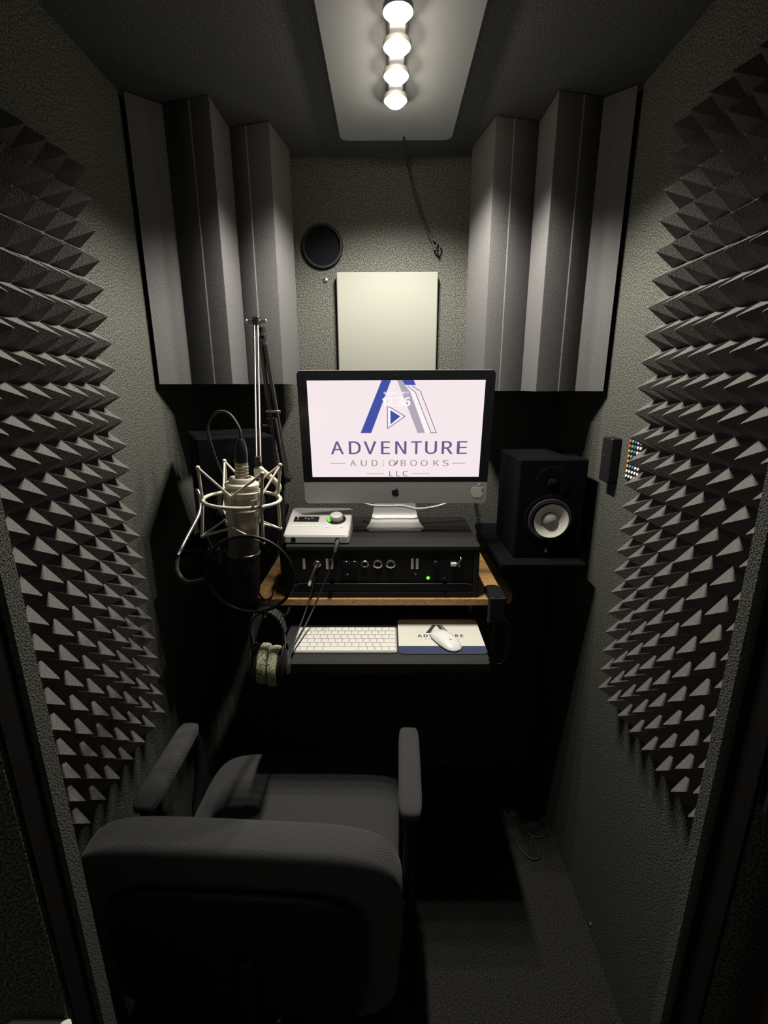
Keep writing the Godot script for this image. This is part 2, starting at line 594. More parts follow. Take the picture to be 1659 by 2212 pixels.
func pad_texture() -> ImageTexture:
	var w := 512
	var h := 400
	var im := Image.create(w, h, false, Image.FORMAT_RGB8)
	im.fill(Color8(226, 226, 216))
	var rng := RandomNumberGenerator.new()
	rng.seed = 4
	for k in 26:   # faint weathered board streaks in the print
		var y := rng.randf_range(60, 170)
		var x := rng.randf_range(0, w - 120)
		stroke(im, [Vector2(x, y), Vector2(x + rng.randf_range(60, 200), y + rng.randf_range(-2, 2))], 1.6, Color8(205, 205, 196))
	fill_poly(im, [Vector2(0, 318), Vector2(w, 318), Vector2(w, h), Vector2(0, h)], Color8(52, 60, 92))
	var ink := Color8(56, 52, 54)
	fill_poly(im, [Vector2(222, 70), Vector2(246, 70), Vector2(200, 170), Vector2(172, 170)], ink)
	fill_poly(im, [Vector2(246, 70), Vector2(264, 70), Vector2(300, 170), Vector2(276, 170)], ink)
	fill_poly(im, [Vector2(262, 70), Vector2(282, 70), Vector2(320, 170), Vector2(306, 170)], Color8(120, 116, 116))
	var to := func(x: float, y: float) -> Vector2: return Vector2(x, y)
	word(im, [["A", 118, 146], ["D", 156, 182], ["V", 188, 216], ["E", 226, 244], ["N", 254, 278], ["T", 286, 308], ["U", 316, 340], ["R", 350, 372], ["E", 382, 400]], 188, 220, to, ink, true)
	word(im, [["A", 160, 172], ["U", 180, 191], ["D", 199, 210], ["I", 218, 220], ["O", 227, 240], ["B", 248, 258], ["O", 266, 279], ["O", 286, 299], ["K", 307, 318], ["S", 326, 336]], 234, 248, to, ink)
	for d in [[118, 150, 241], [348, 400, 241], [210, 240, 262], [280, 310, 262]]:
		stroke(im, [Vector2(d[0], d[2]), Vector2(d[1], d[2])], 2.0, Color8(120, 116, 116))
	word(im, [["L", 247, 252], ["L", 257, 262], ["C", 266, 274]], 257, 268, to, ink)
	return ImageTexture.create_from_image(im)

# ---------------------------------------------------------------- the place
const HL := -0.615     # left wall
const HR := 0.58       # right wall
const HT := 2.177      # ceiling
const HB := -1.612     # back wall
const HF := -0.40      # inner face of the front wall

func _ready():
	make_materials()
	# camera
	var cam := Camera3D.new()
	cam.name = "camera"
	cam.fov = rad_to_deg(2.0 * atan(1106.0 / 1012.0))
	cam.near = 0.02
	cam.basis = Basis(Vector3.UP, deg_to_rad(0.42)) * Basis(Vector3.RIGHT, deg_to_rad(-15.0)) * Basis(Vector3.BACK, deg_to_rad(-0.2))
	cam.position = V(0, 1.52, 0)
	add_child(cam)
	cam.current = true
	# the dim room outside the booth, exposure
	var env := Environment.new()
	env.background_mode = Environment.BG_COLOR
	env.background_color = lin(0.085, 0.081, 0.068)
	env.tonemap_mode = Environment.TONE_MAPPER_LINEAR
	env.tonemap_exposure = 1.0
	env.sdfgi_enabled = true
	env.ssao_enabled = true
	env.ssil_enabled = true
	var we := WorldEnvironment.new()
	we.name = "world"
	we.environment = env
	add_child(we)

	build_shell()
	build_lamp()
	build_foam()
	build_back_wall()
	build_desk()
	build_computer()
	build_interface()
	build_keyboard()
	build_speakers()
	build_microphone()
	build_headphones()
	build_right_wall()
	build_chair()
	build_floor_items()

func wall_box(a: Vector3, b: Vector3) -> MB:
	var m := MB.new()
	m.box((a + b) / 2, (b - a).abs())
	return m

func build_shell():
	structure("floor", wall_box(V(-1.0, -0.06, HB - 0.1), V(0.95, 0, 0.45)), M.carpet_floor, "dark grey carpet floor of the booth and its doorway", "floor")
	structure("ceiling", wall_box(V(HL - 0.1, HT, HB - 0.1), V(HR + 0.1, HT + 0.08, -0.335)), M.ceiling_cloth, "grey cloth ceiling with a lamp plate", "ceiling")
	structure("wall_left", wall_box(V(HL - 0.1, 0, HB - 0.1), V(HL, HT, HF)), M.carpet_wall, "grey carpeted booth wall behind the microphone side foam", "wall")
	structure("wall_right", wall_box(V(HR, 0, HB - 0.1), V(HR + 0.1, HT, HF)), M.carpet_wall, "grey carpeted booth wall with remote control and black box", "wall")
	structure("wall_back", wall_box(V(HL, 0, HB - 0.1), V(HR, HT, HB)), M.carpet_wall, "grey carpeted wall behind the computer with a round port", "wall")
	# front wall with the door opening
	var m := MB.new()
	var y0 := 0.0
	m.box(V((HL - 0.1 - 0.345) / 2, HT / 2, -0.372), V(-0.345 - (HL - 0.1), HT, 0.056))
	m.box(V((HR + 0.1 + 0.335) / 2, HT / 2, -0.372), V(HR + 0.1 - 0.335, HT, 0.056))
	m.box(V(-0.005, (HT + 2.1) / 2, -0.372), V(0.68, HT - 2.1, 0.056))
	structure("wall_front", m, M.carpet_wall, "carpeted front wall of the booth with the door opening", "wall")
	m = MB.new()
	m.box(V(-0.3415, 1.05, -0.388), V(0.007, 2.1, 0.024), 0.003)
	var t := structure("trim_1", m, M.carpet_trim, "carpeted door stop strip beside the office chair back", "trim")
	m = MB.new()
	m.box(V(-0.3438, 1.05, -0.362), V(0.0026, 2.1, 0.026), 0.001)
	obj("gasket", m, M.gasket, t)
	m = MB.new()
	m.box(V(0.329, 1.05, -0.39), V(0.011, 2.1, 0.02), 0.003)
	t = structure("trim_2", m, M.carpet_trim, "carpeted door stop strip on the hinge side of the doorway", "trim")
	m = MB.new()
	m.box(V(0.333, 1.05, -0.361), V(0.004, 2.1, 0.034), 0.001)
	obj("gasket", m, M.gasket, t)
	# the open door, swung outwards
	var d := thing("door_1", "dark wooden booth door swung open outward on its hinges", "door", V(0.345, 0, -0.335))
	d.set_meta("kind", "structure")
	m = MB.new()
	m.box(V(0.03, 1.03, 0.31), V(0.05, 2.04, 0.6), 0.004)
	obj("leaf", m, M.dark_wood, d)
	for y in [0.25, 1.2, 1.85]:
		m = MB.new()
		m.tube([V(-0.008, y - 0.045, 0.004), V(-0.008, y + 0.045, 0.004)], 0.006, 10)
		m.box(V(-0.0085, y, -0.014), V(0.002, 0.09, 0.03))
		var h := obj("hinge", m, M.black_metal, d)
		for k in [-0.03, 0.028]:
			m = MB.new()
			m.lathe([[0.004, 0], [0.003, 0.002], [0, 0.0025]], frame(V(-1, 0, 0), V(-0.0095, y + k, -0.018)), 10)
			obj("screw", m, M.steel, h)

func build_lamp():
	var t := thing("ceiling_light", "ceiling light bar of four glowing spot bulbs on a pale plate", "lamp", V(0.02, HT, -1.14))
	var m := MB.new()
	m.prism(rrect(0.3, 0.66, 0.022, 5), -0.012, 0.0, lay(V(0.005, 0, -0.02)))
	var p := mat("lamp_plate", lin(0.34, 0.36, 0.39), 0.6)
	obj("plate", m, p, t)
	m = MB.new()
	m.box(V(0, -0.017, 0), V(0.036, 0.012, 0.34), 0.004)
	obj("bar", m, p, t)
	for k in 4:
		var z := 0.131 - 0.0868 * k
		m = MB.new()
		m.lathe([[0.0, -0.022], [0.0265, -0.022], [0.0275, -0.026], [0.0265, -0.031], [0.024, -0.031]], Transform3D(Basis(), V(0, 0, z)), 24)
		var ring := obj("lamp_ring", m, M.aluminium, t)
		m = MB.new()
		m.lathe([[0.0, -0.0445], [0.008, -0.0435], [0.015, -0.0405], [0.0205, -0.036], [0.0235, -0.030]], Transform3D(Basis(), V(0, 0, z)), 24)
		obj("bulb", m, M.bulb_glow, ring)
		var l := SpotLight3D.new()
		l.name = "spot_light"
		l.position = V(0.02, HT - 0.0425, -1.14 + z)
		l.rotation_degrees = V(-90, 0, 0)
		l.light_color = Color(1.0, 0.97, 0.92)
		l.light_energy = 0.6
		l.light_size = 0.018
		l.spot_angle = 70.0
		l.spot_angle_attenuation = 0.42
		l.spot_range = 6.0
		l.spot_attenuation = 2.0
		l.shadow_enabled = true
		add_child(l, true)

# one moulded pyramid with a soft tip, its axis along +x, base in the yz plane
func pyramid_mesh(s: float, h: float, rng: RandomNumberGenerator) -> ArrayMesh:
	var m := MB.new()
	var levels := [[0.0, 0.5], [0.93, 0.05], [0.985, 0.018]]
	var wob := V(0, rng.randf_range(-0.02, 0.02), rng.randf_range(-0.02, 0.02)) * s
	for i in levels.size():
		var a: float = levels[i][1] * s
		var xa: float = levels[i][0] * h
		var ca: Vector3 = wob * levels[i][0]
		var b := 0.0
		var xb := h
		var cb: Vector3 = wob
		if i < levels.size() - 1:
			b = levels[i + 1][1] * s
			xb = levels[i + 1][0] * h
			cb = wob * levels[i + 1][0]
		var qa := [V(xa, -a, -a) + ca, V(xa, a, -a) + ca, V(xa, a, a) + ca, V(xa, -a, a) + ca]
		var qb := [V(xb, -b, -b) + cb, V(xb, b, -b) + cb, V(xb, b, b) + cb, V(xb, -b, b) + cb]
		for k in 4:
			var j := (k + 1) % 4
			if b > 0:
				m.flat_quad(qa[k], qa[j], qb[j], qb[k], V(-0.05, 0, 0))
			else:
				var nn: Vector3 = (qa[j] - qa[k]).cross(qb[k] - qa[k]).normalized()
				if nn.x < 0:
					nn = -nn
				m.tri(qa[k], qa[j], qb[k], nn, nn, nn)
	return m.mesh()

func build_foam():
	var rng := RandomNumberGenerator.new()
	rng.seed = 7
	var s := 0.0508
	var shapes := []
	for k in 6:
		shapes.append(pyramid_mesh(s * 0.992, 0.05, rng))
	for side in [0, 1]:
		var left: bool = side == 0
		var top: float = 1.935 if left else 1.998
		var far: float = -1.015 if left else -1.026
		var wx: float = HL if left else HR
		var dir := 1.0 if left else -1.0
		var o := thing("pyramid_foam", "charcoal pyramid acoustic foam sheet on the wall beside the microphone" if left else "charcoal pyramid acoustic foam sheet covering edge of the wall remote", "acoustic foam", V(wx + dir * 0.001, top, far), "pyramid foam sheets")
		var m := MB.new()
		m.box(V(dir * 0.007, -12 * s, 6 * s), V(0.014, 24 * s, 12 * s))
		obj("backing_sheet", m, M.foam_charcoal, o)
		for r in 24:
			for c in 12:
				var p := inst("pyramid", shapes[rng.randi() % shapes.size()], M.foam_charcoal, o)
				p.position = V(dir * 0.0135, -(r + 0.5) * s, (c + 0.5) * s)
				if not left:
					p.rotation.y = PI
	# wedge panels across the two back corners
	# [start, step, step height, crest, crest height, end] of each ridge, from the side wall inwards
	wedge("grey ridged foam bass trap hung in the corner above the microphone", V(-0.6, 0, -1.277), V(-0.277, 0, -1.55), 1.528, [[0.083, 0.1227, 0.0613, 0.1549, 0.1055, 0.248], [0.248, 0.2736, 0.0391, 0.3124, 0.0935, 0.4229]])
	wedge("grey ridged foam bass trap hung in the corner above the white coned loudspeaker", V(0.565, 0, -1.269), V(0.243, 0, -1.55), 1.506, [[0.073, 0.1006, 0.0425, 0.1398, 0.0974, 0.23], [0.23, 0.2678, 0.0582, 0.2983, 0.0998, 0.4274]])

func wedge(label: String, p0: Vector3, p1: Vector3, bottom: float, ridges: Array):
	var along := (p1 - p0).normalized()
	var out := along.cross(Vector3.UP)
	if out.z < 0:
		out = -out
	var o := thing("ridged_foam", label, "acoustic foam", V(p0.x, bottom, p0.z), "ridged corner foam traps")
	var h := HT - 0.004 - bottom
	var bs := Basis(along, out, Vector3.UP if along.cross(out).dot(Vector3.UP) > 0 else Vector3.DOWN)
	var x := Transform3D(bs, V(0, h if bs.z.y < 0 else 0.0, 0))
	var m := MB.new()
	m.x = x
	var len_: float = (p1 - p0).length()
	m.prism(PackedVector2Array([Vector2(0.002, -0.004), Vector2(0.0, 0.0), Vector2(len_, 0.0), Vector2(len_ - 0.03, -0.045), Vector2(0.04, -0.045)]), 0, h)
	obj("sheet", m, M.foam_grey, o)
	for r in ridges:
		m = MB.new()
		m.x = x
		m.prism(PackedVector2Array([Vector2(r[0], -0.003), Vector2(r[0], 0.0), Vector2(r[1], r[2]), Vector2(r[1] + 0.0035, r[2]), Vector2(r[3] - 0.001, r[4] - 0.0015), Vector2(r[3] + 0.001, r[4]), Vector2(r[5], 0.0), Vector2(r[5], -0.003)]), 0.0, h)
		obj("ridge", m, M.foam_grey, o)

func build_back_wall():
	# round port
	var t := thing("cable_port", "round black cable port with a glossy rim in the back wall", "port", V(-0.199, 1.938, HB))
	var m := MB.new()
	m.lathe([[0.063, 0.0], [0.064, 0.006], [0.061, 0.011], [0.056, 0.011], [0.0535, 0.006], [0.0535, 0.001]], frame(V(0, 0, 1), Vector3.ZERO), 40)
	obj("rim", m, M.black_plastic, t)
	m = MB.new()
	m.lathe([[0.0545, 0.001], [0.05, 0.0025], [0.0, 0.003]], frame(V(0, 0, 1), Vector3.ZERO), 40)
	obj("cover", m, M.cloth_black, t)
	m = MB.new()
	m.lathe([[0.0075, 0], [0.0075, 0.002], [0.004, 0.0035], [0.003, 0.0025], [0, 0.0025]], frame(V(0, 0, 1), V(-0.194, 1.843, HB)), 16)
	tag(obj("wall_screw", m, M.dark_steel), "small steel screw head under the round port", "screw")
	# pale square panel
	m = MB.new()
	m.box(V(0.0008, 1.707, HB + 0.0165), V(0.313, 0.305, 0.033), 0.0025)
	tag(obj("acoustic_panel", m, M.panel_cloth), "pale grey square acoustic panel hung behind the computer", "panel")
	# lamp cord led to a hook
	m = MB.new()
	m.tube(curve([V(0.045, HT - 0.012, -1.47), V(0.066, 2.13, -1.57), V(0.085, 2.07, HB + 0.01), V(0.122, 1.98, HB + 0.008), V(0.139, 1.947, HB + 0.012), V(0.146, 1.925, HB + 0.02), V(0.158, 1.921, HB + 0.018), V(0.163, 1.935, HB + 0.016), V(0.152, 1.948, HB + 0.012), V(0.14, 1.955, HB + 0.008), V(0.134, 1.975, HB + 0.007), V(0.12, 2.0, HB + 0.006), V(0.08, 2.1, HB + 0.006), V(0.06, HT - 0.002, HB + 0.012)], 5), 0.0028, 6)
	tag(obj("lamp_cord", m, M.rubber), "thin black lamp cord looped down the back wall to a hook", "cord")
	m = MB.new()
	m.tube(curve([V(0.155, 1.952, HB), V(0.155, 1.95, HB + 0.012), V(0.152, 1.93, HB + 0.014), V(0.152, 1.918, HB + 0.03), V(0.152, 1.93, HB + 0.036)], 5), 0.0022, 6)
	tag(obj("wall_hook", m, M.black_metal), "small black wall hook holding the lamp cord", "hook")

func build_desk():
	# oak board fixed along the back wall
	var t := thing("oak_shelf", "oak desk board with rounded front corners under the rack case", "shelf", V(0, 0.934, 0))
	var m := MB.new()
	var poly := PackedVector2Array()
	var xl := -0.388
	var xr := 0.366
	var zf := 1.226
	var r := 0.045
	poly.append(Vector2(xl, -HB - 0.002))
	for k in 7:
		var a := PI + PI / 2 * k / 6
		poly.append(Vector2(xl + r + r * cos(a), zf + r + r * sin(a)))
	for k in 7:
		var a := PI * 1.5 + PI / 2 * k / 6
		poly.append(Vector2(xr - r + r * cos(a), zf + r + r * sin(a)))
	poly.append(Vector2(xr, -HB - 0.002))
	m.prism(poly, -0.019, 0.0, lay(Vector3.ZERO))
	obj("board", m, M.oak, t)
	m = MB.new()
	m.box(V(-0.0115, -0.034, HB + 0.0135), V(0.7, 0.03, 0.024), 0.002)
	obj("wall_cleat", m, M.black_metal, t)
	# rack case
	t = thing("rack_case", "black rack case with patch panel standing on the oak board", "rack case", V(0, 0.9342, -1.232))
	t.scale = V(1.055, 0.994, 1.0)
	m = MB.new()
	m.box(V(-0.0122, 0.1525, -0.15), V(0.515, 0.015, 0.3), 0.003)
	obj("top_board", m, M.black_board, t)
	for x in [-0.2622, 0.2378]:
		m = MB.new()
		m.box(V(x, 0.0725, -0.152), V(0.015, 0.145, 0.296), 0.002)
		obj("side_board", m, M.black_board, t)
	m = MB.new()
	m.box(V(-0.0122, 0.009, -0.152), V(0.485, 0.018, 0.296), 0.002)
	obj("bottom_board", m, M.black_board, t)
	m = MB.new()
	m.box(V(-0.0122, 0.08, -0.29), V(0.485, 0.125, 0.012))
	obj("back_board", m, M.black_board, t)
	m = MB.new()
	m.box(V(-0.0122, 0.095, -0.013), V(0.484, 0.098, 0.012), 0.0015)
	var face := obj("patch_panel", m, M.black_plastic, t)
	m = MB.new()
	m.box(V(-0.0122, 0.0305, -0.012), V(0.484, 0.023, 0.014), 0.0015)
	obj("blank_panel", m, M.black_plastic, t)
	m = MB.new()
	m.box(V(-0.0122, 0.044, -0.01), V(0.46, 0.0022, 0.018), 0.0008)
	obj("ledge", m, M.black_metal, t)
	var zf2 := -0.007
	var tapes := [-0.2232, -0.1612, -0.1482, 0.0665, 0.0795]
	for x in tapes:
		m = MB.new()
		m.box(V(x, 0.1035, zf2 + 0.0004), V(0.0068, 0.032, 0.0008))
		var lab := obj("label_strip", m, M.label_tape, face)
	for e in [[-0.0602, 0.0108, "steel"], [-0.0257, 0.0128, "chrome"], [0.0088, 0.0128, "chrome"], [-0.1885, 0.0105, "chrome"]]:
		m = MB.new()
		m.lathe([[e[1], 0.0], [e[1], 0.004], [e[1] * 0.8, 0.006], [e[1] * 0.62, 0.006], [e[1] * 0.5, 0.003], [e[1] * 0.5, 0.001]], frame(V(0, 0, 1), V(e[0], 0.1035, zf2)), 24)
		var j := obj("jack", m, M[e[2]], face)
		m = MB.new()
		m.lathe([[e[1] * 0.5, 0.001], [e[1] * 0.2, 0.002], [0, 0.002]], frame(V(0, 0, 1), V(e[0], 0.1035, zf2)), 16)
		obj("socket", m, M.black_gloss, j)
	for e in [[0.129, 0.106, 0.0095], [0.1528, 0.058, 0.006], [-0.11, 0.104, 0.012], [-0.088, 0.104, 0.012]]:
		m = MB.new()
		m.lathe([[e[2], 0.0], [e[2] * 0.95, 0.009], [e[2] * 0.8, 0.011], [0, 0.011]], frame(V(0, 0, 1), V(e[0], e[1], zf2)), 20)
		obj("knob", m, M.black_gloss, face)
	for e in [[-0.1078, 0.0725], [0.0757, 0.0725]]:
		m = MB.new()
		m.lathe([[0.0032, 0], [0.0028, 0.0016], [0, 0.0022]], frame(V(0, 0, 1), V(e[0], e[1], zf2)), 12)
		obj("screw", m, M.chrome, face)
	m = MB.new()
	m.lathe([[0.0042, 0], [0.0042, 0.003], [0.003, 0.005], [0, 0.0058]], frame(V(0, 0, 1), V(0.1094, 0.0605, zf2)), 14)
	obj("power_led", m, M.green_led, face)
	m = MB.new()
	m.box(V(0.1765, 0.1035, zf2 + 0.005), V(0.016, 0.011, 0.01), 0.002)
	obj("usb_plug", m, M.white_plastic, face)
	m = MB.new()
	m.tube(curve([V(0.186, 0.1035, zf2 + 0.005), V(0.195, 0.117, zf2 + 0.007), V(0.194, 0.123, zf2 + 0.002)], 4), 0.003, 6)
	m.box(V(0.193, 0.098, zf2 + 0.002), V(0.006, 0.009, 0.004), 0.001)
	obj("usb_lead", m, M.steel, face)
	# plug hanging out of a patch jack
	t = thing("patch_lead", "short black patch lead with white tipped plug hanging from a jack", "cable", V(-0.1988, 1.0365, -1.235))
	m = MB.new()
	m.tube(curve([V(0, 0, -0.004), V(0.0, 0.0, 0.016), V(-0.006, -0.012, 0.024), V(-0.014, -0.034, 0.03)], 5), 0.0042, 8)
	obj("lead", m, M.rubber, t)
	m = MB.new()
	m.tube([V(-0.014, -0.034, 0.03), V(-0.0165, -0.042, 0.0315)], 0.0036, 8)
	m.tube([V(-0.0165, -0.042, 0.0315), V(-0.018, -0.048, 0.0325), V(-0.0186, -0.051, 0.033)], [0.0042, 0.0045, 0.002], 8)
	obj("plug", m, M.white_plastic, t)
	# headphone clamp on the right of the board with a cable loop
	t = thing("headphone_hanger", "black clamp on hanger on the oak board right of the rack case", "hanger", V(0.311, 0.934, -1.226))
	m = MB.new()
	m.prism(rrect(0.052, 0.085, 0.024, 8), 0.0, 0.012, lay(V(0, 0.0003, -0.03)))
	obj("upper_jaw", m, M.black_plastic, t)
	m = MB.new()
	m.box(V(0, -0.03, 0.0082), V(0.052, 0.085, 0.014), 0.005)
	obj("spine", m, M.black_plastic, t)
	m = MB.new()
	m.prism(rrect(0.052, 0.07, 0.02, 6), -0.036, -0.026, lay(V(0, 0, -0.025)))
	obj("lower_jaw", m, M.black_plastic, t)
	m = MB.new()
	m.tube([V(0, -0.026, -0.03), V(0, -0.0195, -0.03)], 0.009, 12)
	obj("clamp_screw", m, M.black_metal, t)
	m = MB.new()
	m.tube(curve([V(0.018, -0.05, 0.018), V(0.034, -0.075, 0.02), V(0.036, -0.13, 0.02), V(0.026, -0.185, 0.02), V(0.006, -0.195, 0.02), V(-0.008, -0.165, 0.02), V(-0.01, -0.12, 0.018), V(-0.006, -0.07, 0.016)], 8), 0.0024, 6)
	obj("hook_wire", m, M.black_metal, t)
	# keyboard tray
	t = thing("keyboard_tray", "black sliding keyboard tray hung under the oak board", "tray", V(-0.011, 0.845, -1.06))
	m = MB.new()
	m.box(V(0, -0.009, -0.15), V(0.548, 0.018, 0.29), 0.003)
	obj("tray_board", m, M.black_vinyl, t)
	m = MB.new()
	m.box(V(0, -0.019, 0.002), V(0.548, 0.038, 0.018), 0.006)
	obj("front_lip", m, M.black_vinyl, t)
	for x in [-0.262, 0.262]:
		m = MB.new()
		m.box(V(x, 0.0265, -0.27), V(0.014, 0.084, 0.08), 0.002)
		obj("hanger_rail", m, M.black_metal, t)

func apple_outline(s: float) -> PackedVector2Array:
	var pts := [[0, 0.62], [0.22, 0.72], [0.5, 0.78], [0.78, 0.66], [0.86, 0.58], [0.66, 0.36], [0.62, 0.1], [0.72, -0.12], [0.92, -0.28], [0.76, -0.62], [0.5, -0.92], [0.3, -0.96], [0.02, -0.84], [-0.26, -0.96], [-0.48, -0.92], [-0.78, -0.58], [-0.96, -0.12], [-0.94, 0.32], [-0.72, 0.66], [-0.4, 0.78], [-0.14, 0.7]]
	var out := PackedVector2Array()
	for p in pts:
		out.append(Vector2(p[0], p[1]) * s)
	return out

func logo(called: String, at: Transform3D, s: float, m: Material, parent: Node3D):
	var b := MB.new()
	b.prism(apple_outline(s), 0, 0.0006, at)
	var leaf := PackedVector2Array()
	for p in [[0.0, 0.84], [0.02, 1.08], [0.2, 1.3], [0.42, 1.36], [0.4, 1.12], [0.22, 0.9]]:
		leaf.append(Vector2(p[0], p[1]) * s)
	b.prism(leaf, 0, 0.0006, at)
	obj(called, b, m, parent)

func build_computer():
	# leaning slightly forward; local origin at the middle of the lower edge of the glass
	var t := thing("desktop_computer", "silver all in one desktop computer showing a blue logo on its screen", "computer", V(0.0237, 1.0935, -1.43))
	var tilt := Basis(Vector3.RIGHT, deg_to_rad(6.6))
	var c := V(0.0, 0.282, 0.117)      # middle of the front face
	var x := Transform3D(tilt, c)
	var m := MB.new()
	m.x = x
	# shell: thin edge swelling towards the middle of the back
	var rings := []
	for k in 5:
		var e: Array = [[0.0, 1.0, 0.0], [-0.005, 1.0, 0.0], [-0.012, 0.9, 0.002], [-0.03, 0.6, 0.0], [-0.04, 0.2, 0.0]][k]
		rings.append([e[0], rrect(0.528 * e[1], 0.374 * e[1], 0.012 * e[1], 5)])
	for k in 4:
		var a: PackedVector2Array = rings[k][1]
		var b: PackedVector2Array = rings[k + 1][1]
		for i in a.size():
			var j := (i + 1) % a.size()
			m.flat_quad(V(a[i].x, a[i].y, rings[k][0]), V(a[j].x, a[j].y, rings[k][0]), V(b[j].x, b[j].y, rings[k + 1][0]), V(b[i].x, b[i].y, rings[k + 1][0]), V(0, 0, 0.02))
	var cap: PackedVector2Array = rings[4][1]
	for i in cap.size():
		var j := (i + 1) % cap.size()
		m.tri(V(0, 0, -0.041), V(cap[i].x, cap[i].y, -0.04), V(cap[j].x, cap[j].y, -0.04), V(0, 0, -1), V(0, 0, -1), V(0, 0, -1))
	obj("shell", m, M.aluminium, t)
	# front: black glass border and silver chin
	m = MB.new()
	m.x = x
	var g := PackedVector2Array()
	for p in rrect(0.528, 0.374, 0.012, 5):
		if p.y > -0.1:
			g.append(p)
	g.append(Vector2(-0.264, -0.121))
	g.append(Vector2(0.264, -0.121))
	m.prism(g, -0.001, 0.0015)
	var bz := obj("bezel", m, M.black_gloss, t)
	m = MB.new()
	m.x = x
	m.lathe([[0.003, 0.0], [0.0025, 0.0004], [0, 0.0004]], frame(V(0, 0, 1), V(0, 0.174, 0.0014)), 12)
	obj("webcam", m, M.black_plastic, bz)
	m = MB.new()
	m.x = x
	g = PackedVector2Array()
	for p in rrect(0.528, 0.374, 0.012, 5):
		if p.y < -0.125:
			g.append(p)
	g.append(Vector2(0.264, -0.1212))
	g.append(Vector2(-0.264, -0.1212))
	m.prism(g, -0.001, 0.0012)
	var chin := obj("chin", m, M.aluminium, t)
	logo("fruit_logo", x * Transform3D(Basis(), V(0.0, -0.154, 0.0012)), 0.0112, M.black_gloss, chin)
	logo("fruit_sticker", x * Transform3D(Basis(), V(0.237, -0.152, 0.0012)), 0.0195, M.label_tape, chin)
	# screen
	var sm := StandardMaterial3D.new()
	sm.resource_name = "screen_picture"
	sm.albedo_color = Color(0.02, 0.02, 0.02)
	sm.roughness = 0.2
	sm.emission_enabled = true
	sm.emission = Color.BLACK
	sm.emission_texture = screen_texture()
	sm.emission_energy_multiplier = 1.0
	m = MB.new()
	var sx := 0.238
	var sy := 0.134
	var sc := V(0, 0.0276, 0.0017)
	m.x = x
	m.quad(sc + V(-sx, -sy, 0), sc + V(sx, -sy, 0), sc + V(sx, sy, 0), sc + V(-sx, sy, 0), V(0, 0, 1))
	obj("screen", m, sm, t)
	var al := AreaLight3D.new()
	al.name = "screen_light"
	al.area_size = Vector2(0.476, 0.268)
	al.light_color = Color(0.98, 0.92, 0.93)
	al.light_energy = 0.012
	al.area_range = 5.0
	al.shadow_enabled = true
	add_child(al)
	al.transform = Transform3D(tilt * Basis(Vector3.UP, PI), t.position + x * (sc + V(0, 0, 0.004)))
	# stand
	m = MB.new()
	var prof := [[0.065, 0.004, 0.079], [0.0635, 0.0055, 0.086], [0.056, 0.0065, 0.09], [0.03, 0.008, 0.084], [0.008, 0.012, 0.078], [-0.012, 0.022, 0.073], [-0.024, 0.04, 0.069], [-0.029, 0.065, 0.066], [-0.026, 0.12, 0.064], [-0.012, 0.215, 0.064]]
	var lower := [[0.065, 0.0], [0.06, 0.0], [0.05, 0.0], [0.02, 0.0], [0.0, 0.001], [-0.02, 0.012], [-0.032, 0.035], [-0.037, 0.065], [-0.034, 0.12], [-0.02, 0.215]]
	var pn := []
	for k in prof.size():
		var p0: Array = prof[maxi(k - 1, 0)]
		var p1: Array = prof[mini(k + 1, prof.size() - 1)]
		pn.append(V(0, p0[0] - p1[0], p1[1] - p0[1]).normalized())
	for k in prof.size() - 1:
		var p: Array = prof[k]
		var q: Array = prof[k + 1]
		var lp: Array = lower[k]
		var lq: Array = lower[k + 1]
		m.tri(V(-p[2], p[1], p[0]), V(p[2], p[1], p[0]), V(q[2], q[1], q[0]), pn[k], pn[k], pn[k + 1])
		m.tri(V(-p[2], p[1], p[0]), V(q[2], q[1], q[0]), V(-q[2], q[1], q[0]), pn[k], pn[k + 1], pn[k + 1])
		m.tri(V(-p[2], lp[1], lp[0]), V(p[2], lp[1], lp[0]), V(q[2], lq[1], lq[0]), -pn[k], -pn[k], -pn[k + 1])
		m.tri(V(-p[2], lp[1], lp[0]), V(q[2], lq[1], lq[0]), V(-q[2], lq[1], lq[0]), -pn[k], -pn[k + 1], -pn[k + 1])
		for sg in [-1.0, 1.0]:
			m.quad(V(sg * p[2], p[1], p[0]), V(sg * q[2], q[1], q[0]), V(sg * q[2], lq[1], lq[0]), V(sg * p[2], lp[1], lp[0]), V(sg, 0, 0))
	m.quad(V(-0.079, 0.004, 0.065), V(0.079, 0.004, 0.065), V(0.079, 0, 0.065), V(-0.079, 0, 0.065), V(0, 0, 1))
	obj("stand", m, M.aluminium, t)
	# its white cables behind the stand
	m = MB.new()
	m.tube(curve([V(-0.075, 1.156, -1.47), V(-0.045, 1.158, -1.43), V(0.0, 1.157, -1.428), V(0.05, 1.157, -1.428), V(0.085, 1.148, -1.43), V(0.12, 1.146, -1.44), V(0.18, 1.157, -1.45), V(0.235, 1.19, -1.46), V(0.262, 1.26, -1.49), V(0.27, 1.3, -1.609)], 8), 0.004, 8)
	tag(obj("power_cable", m, M.white_plastic), "white power cable curving out beside the computer stand", "cable")

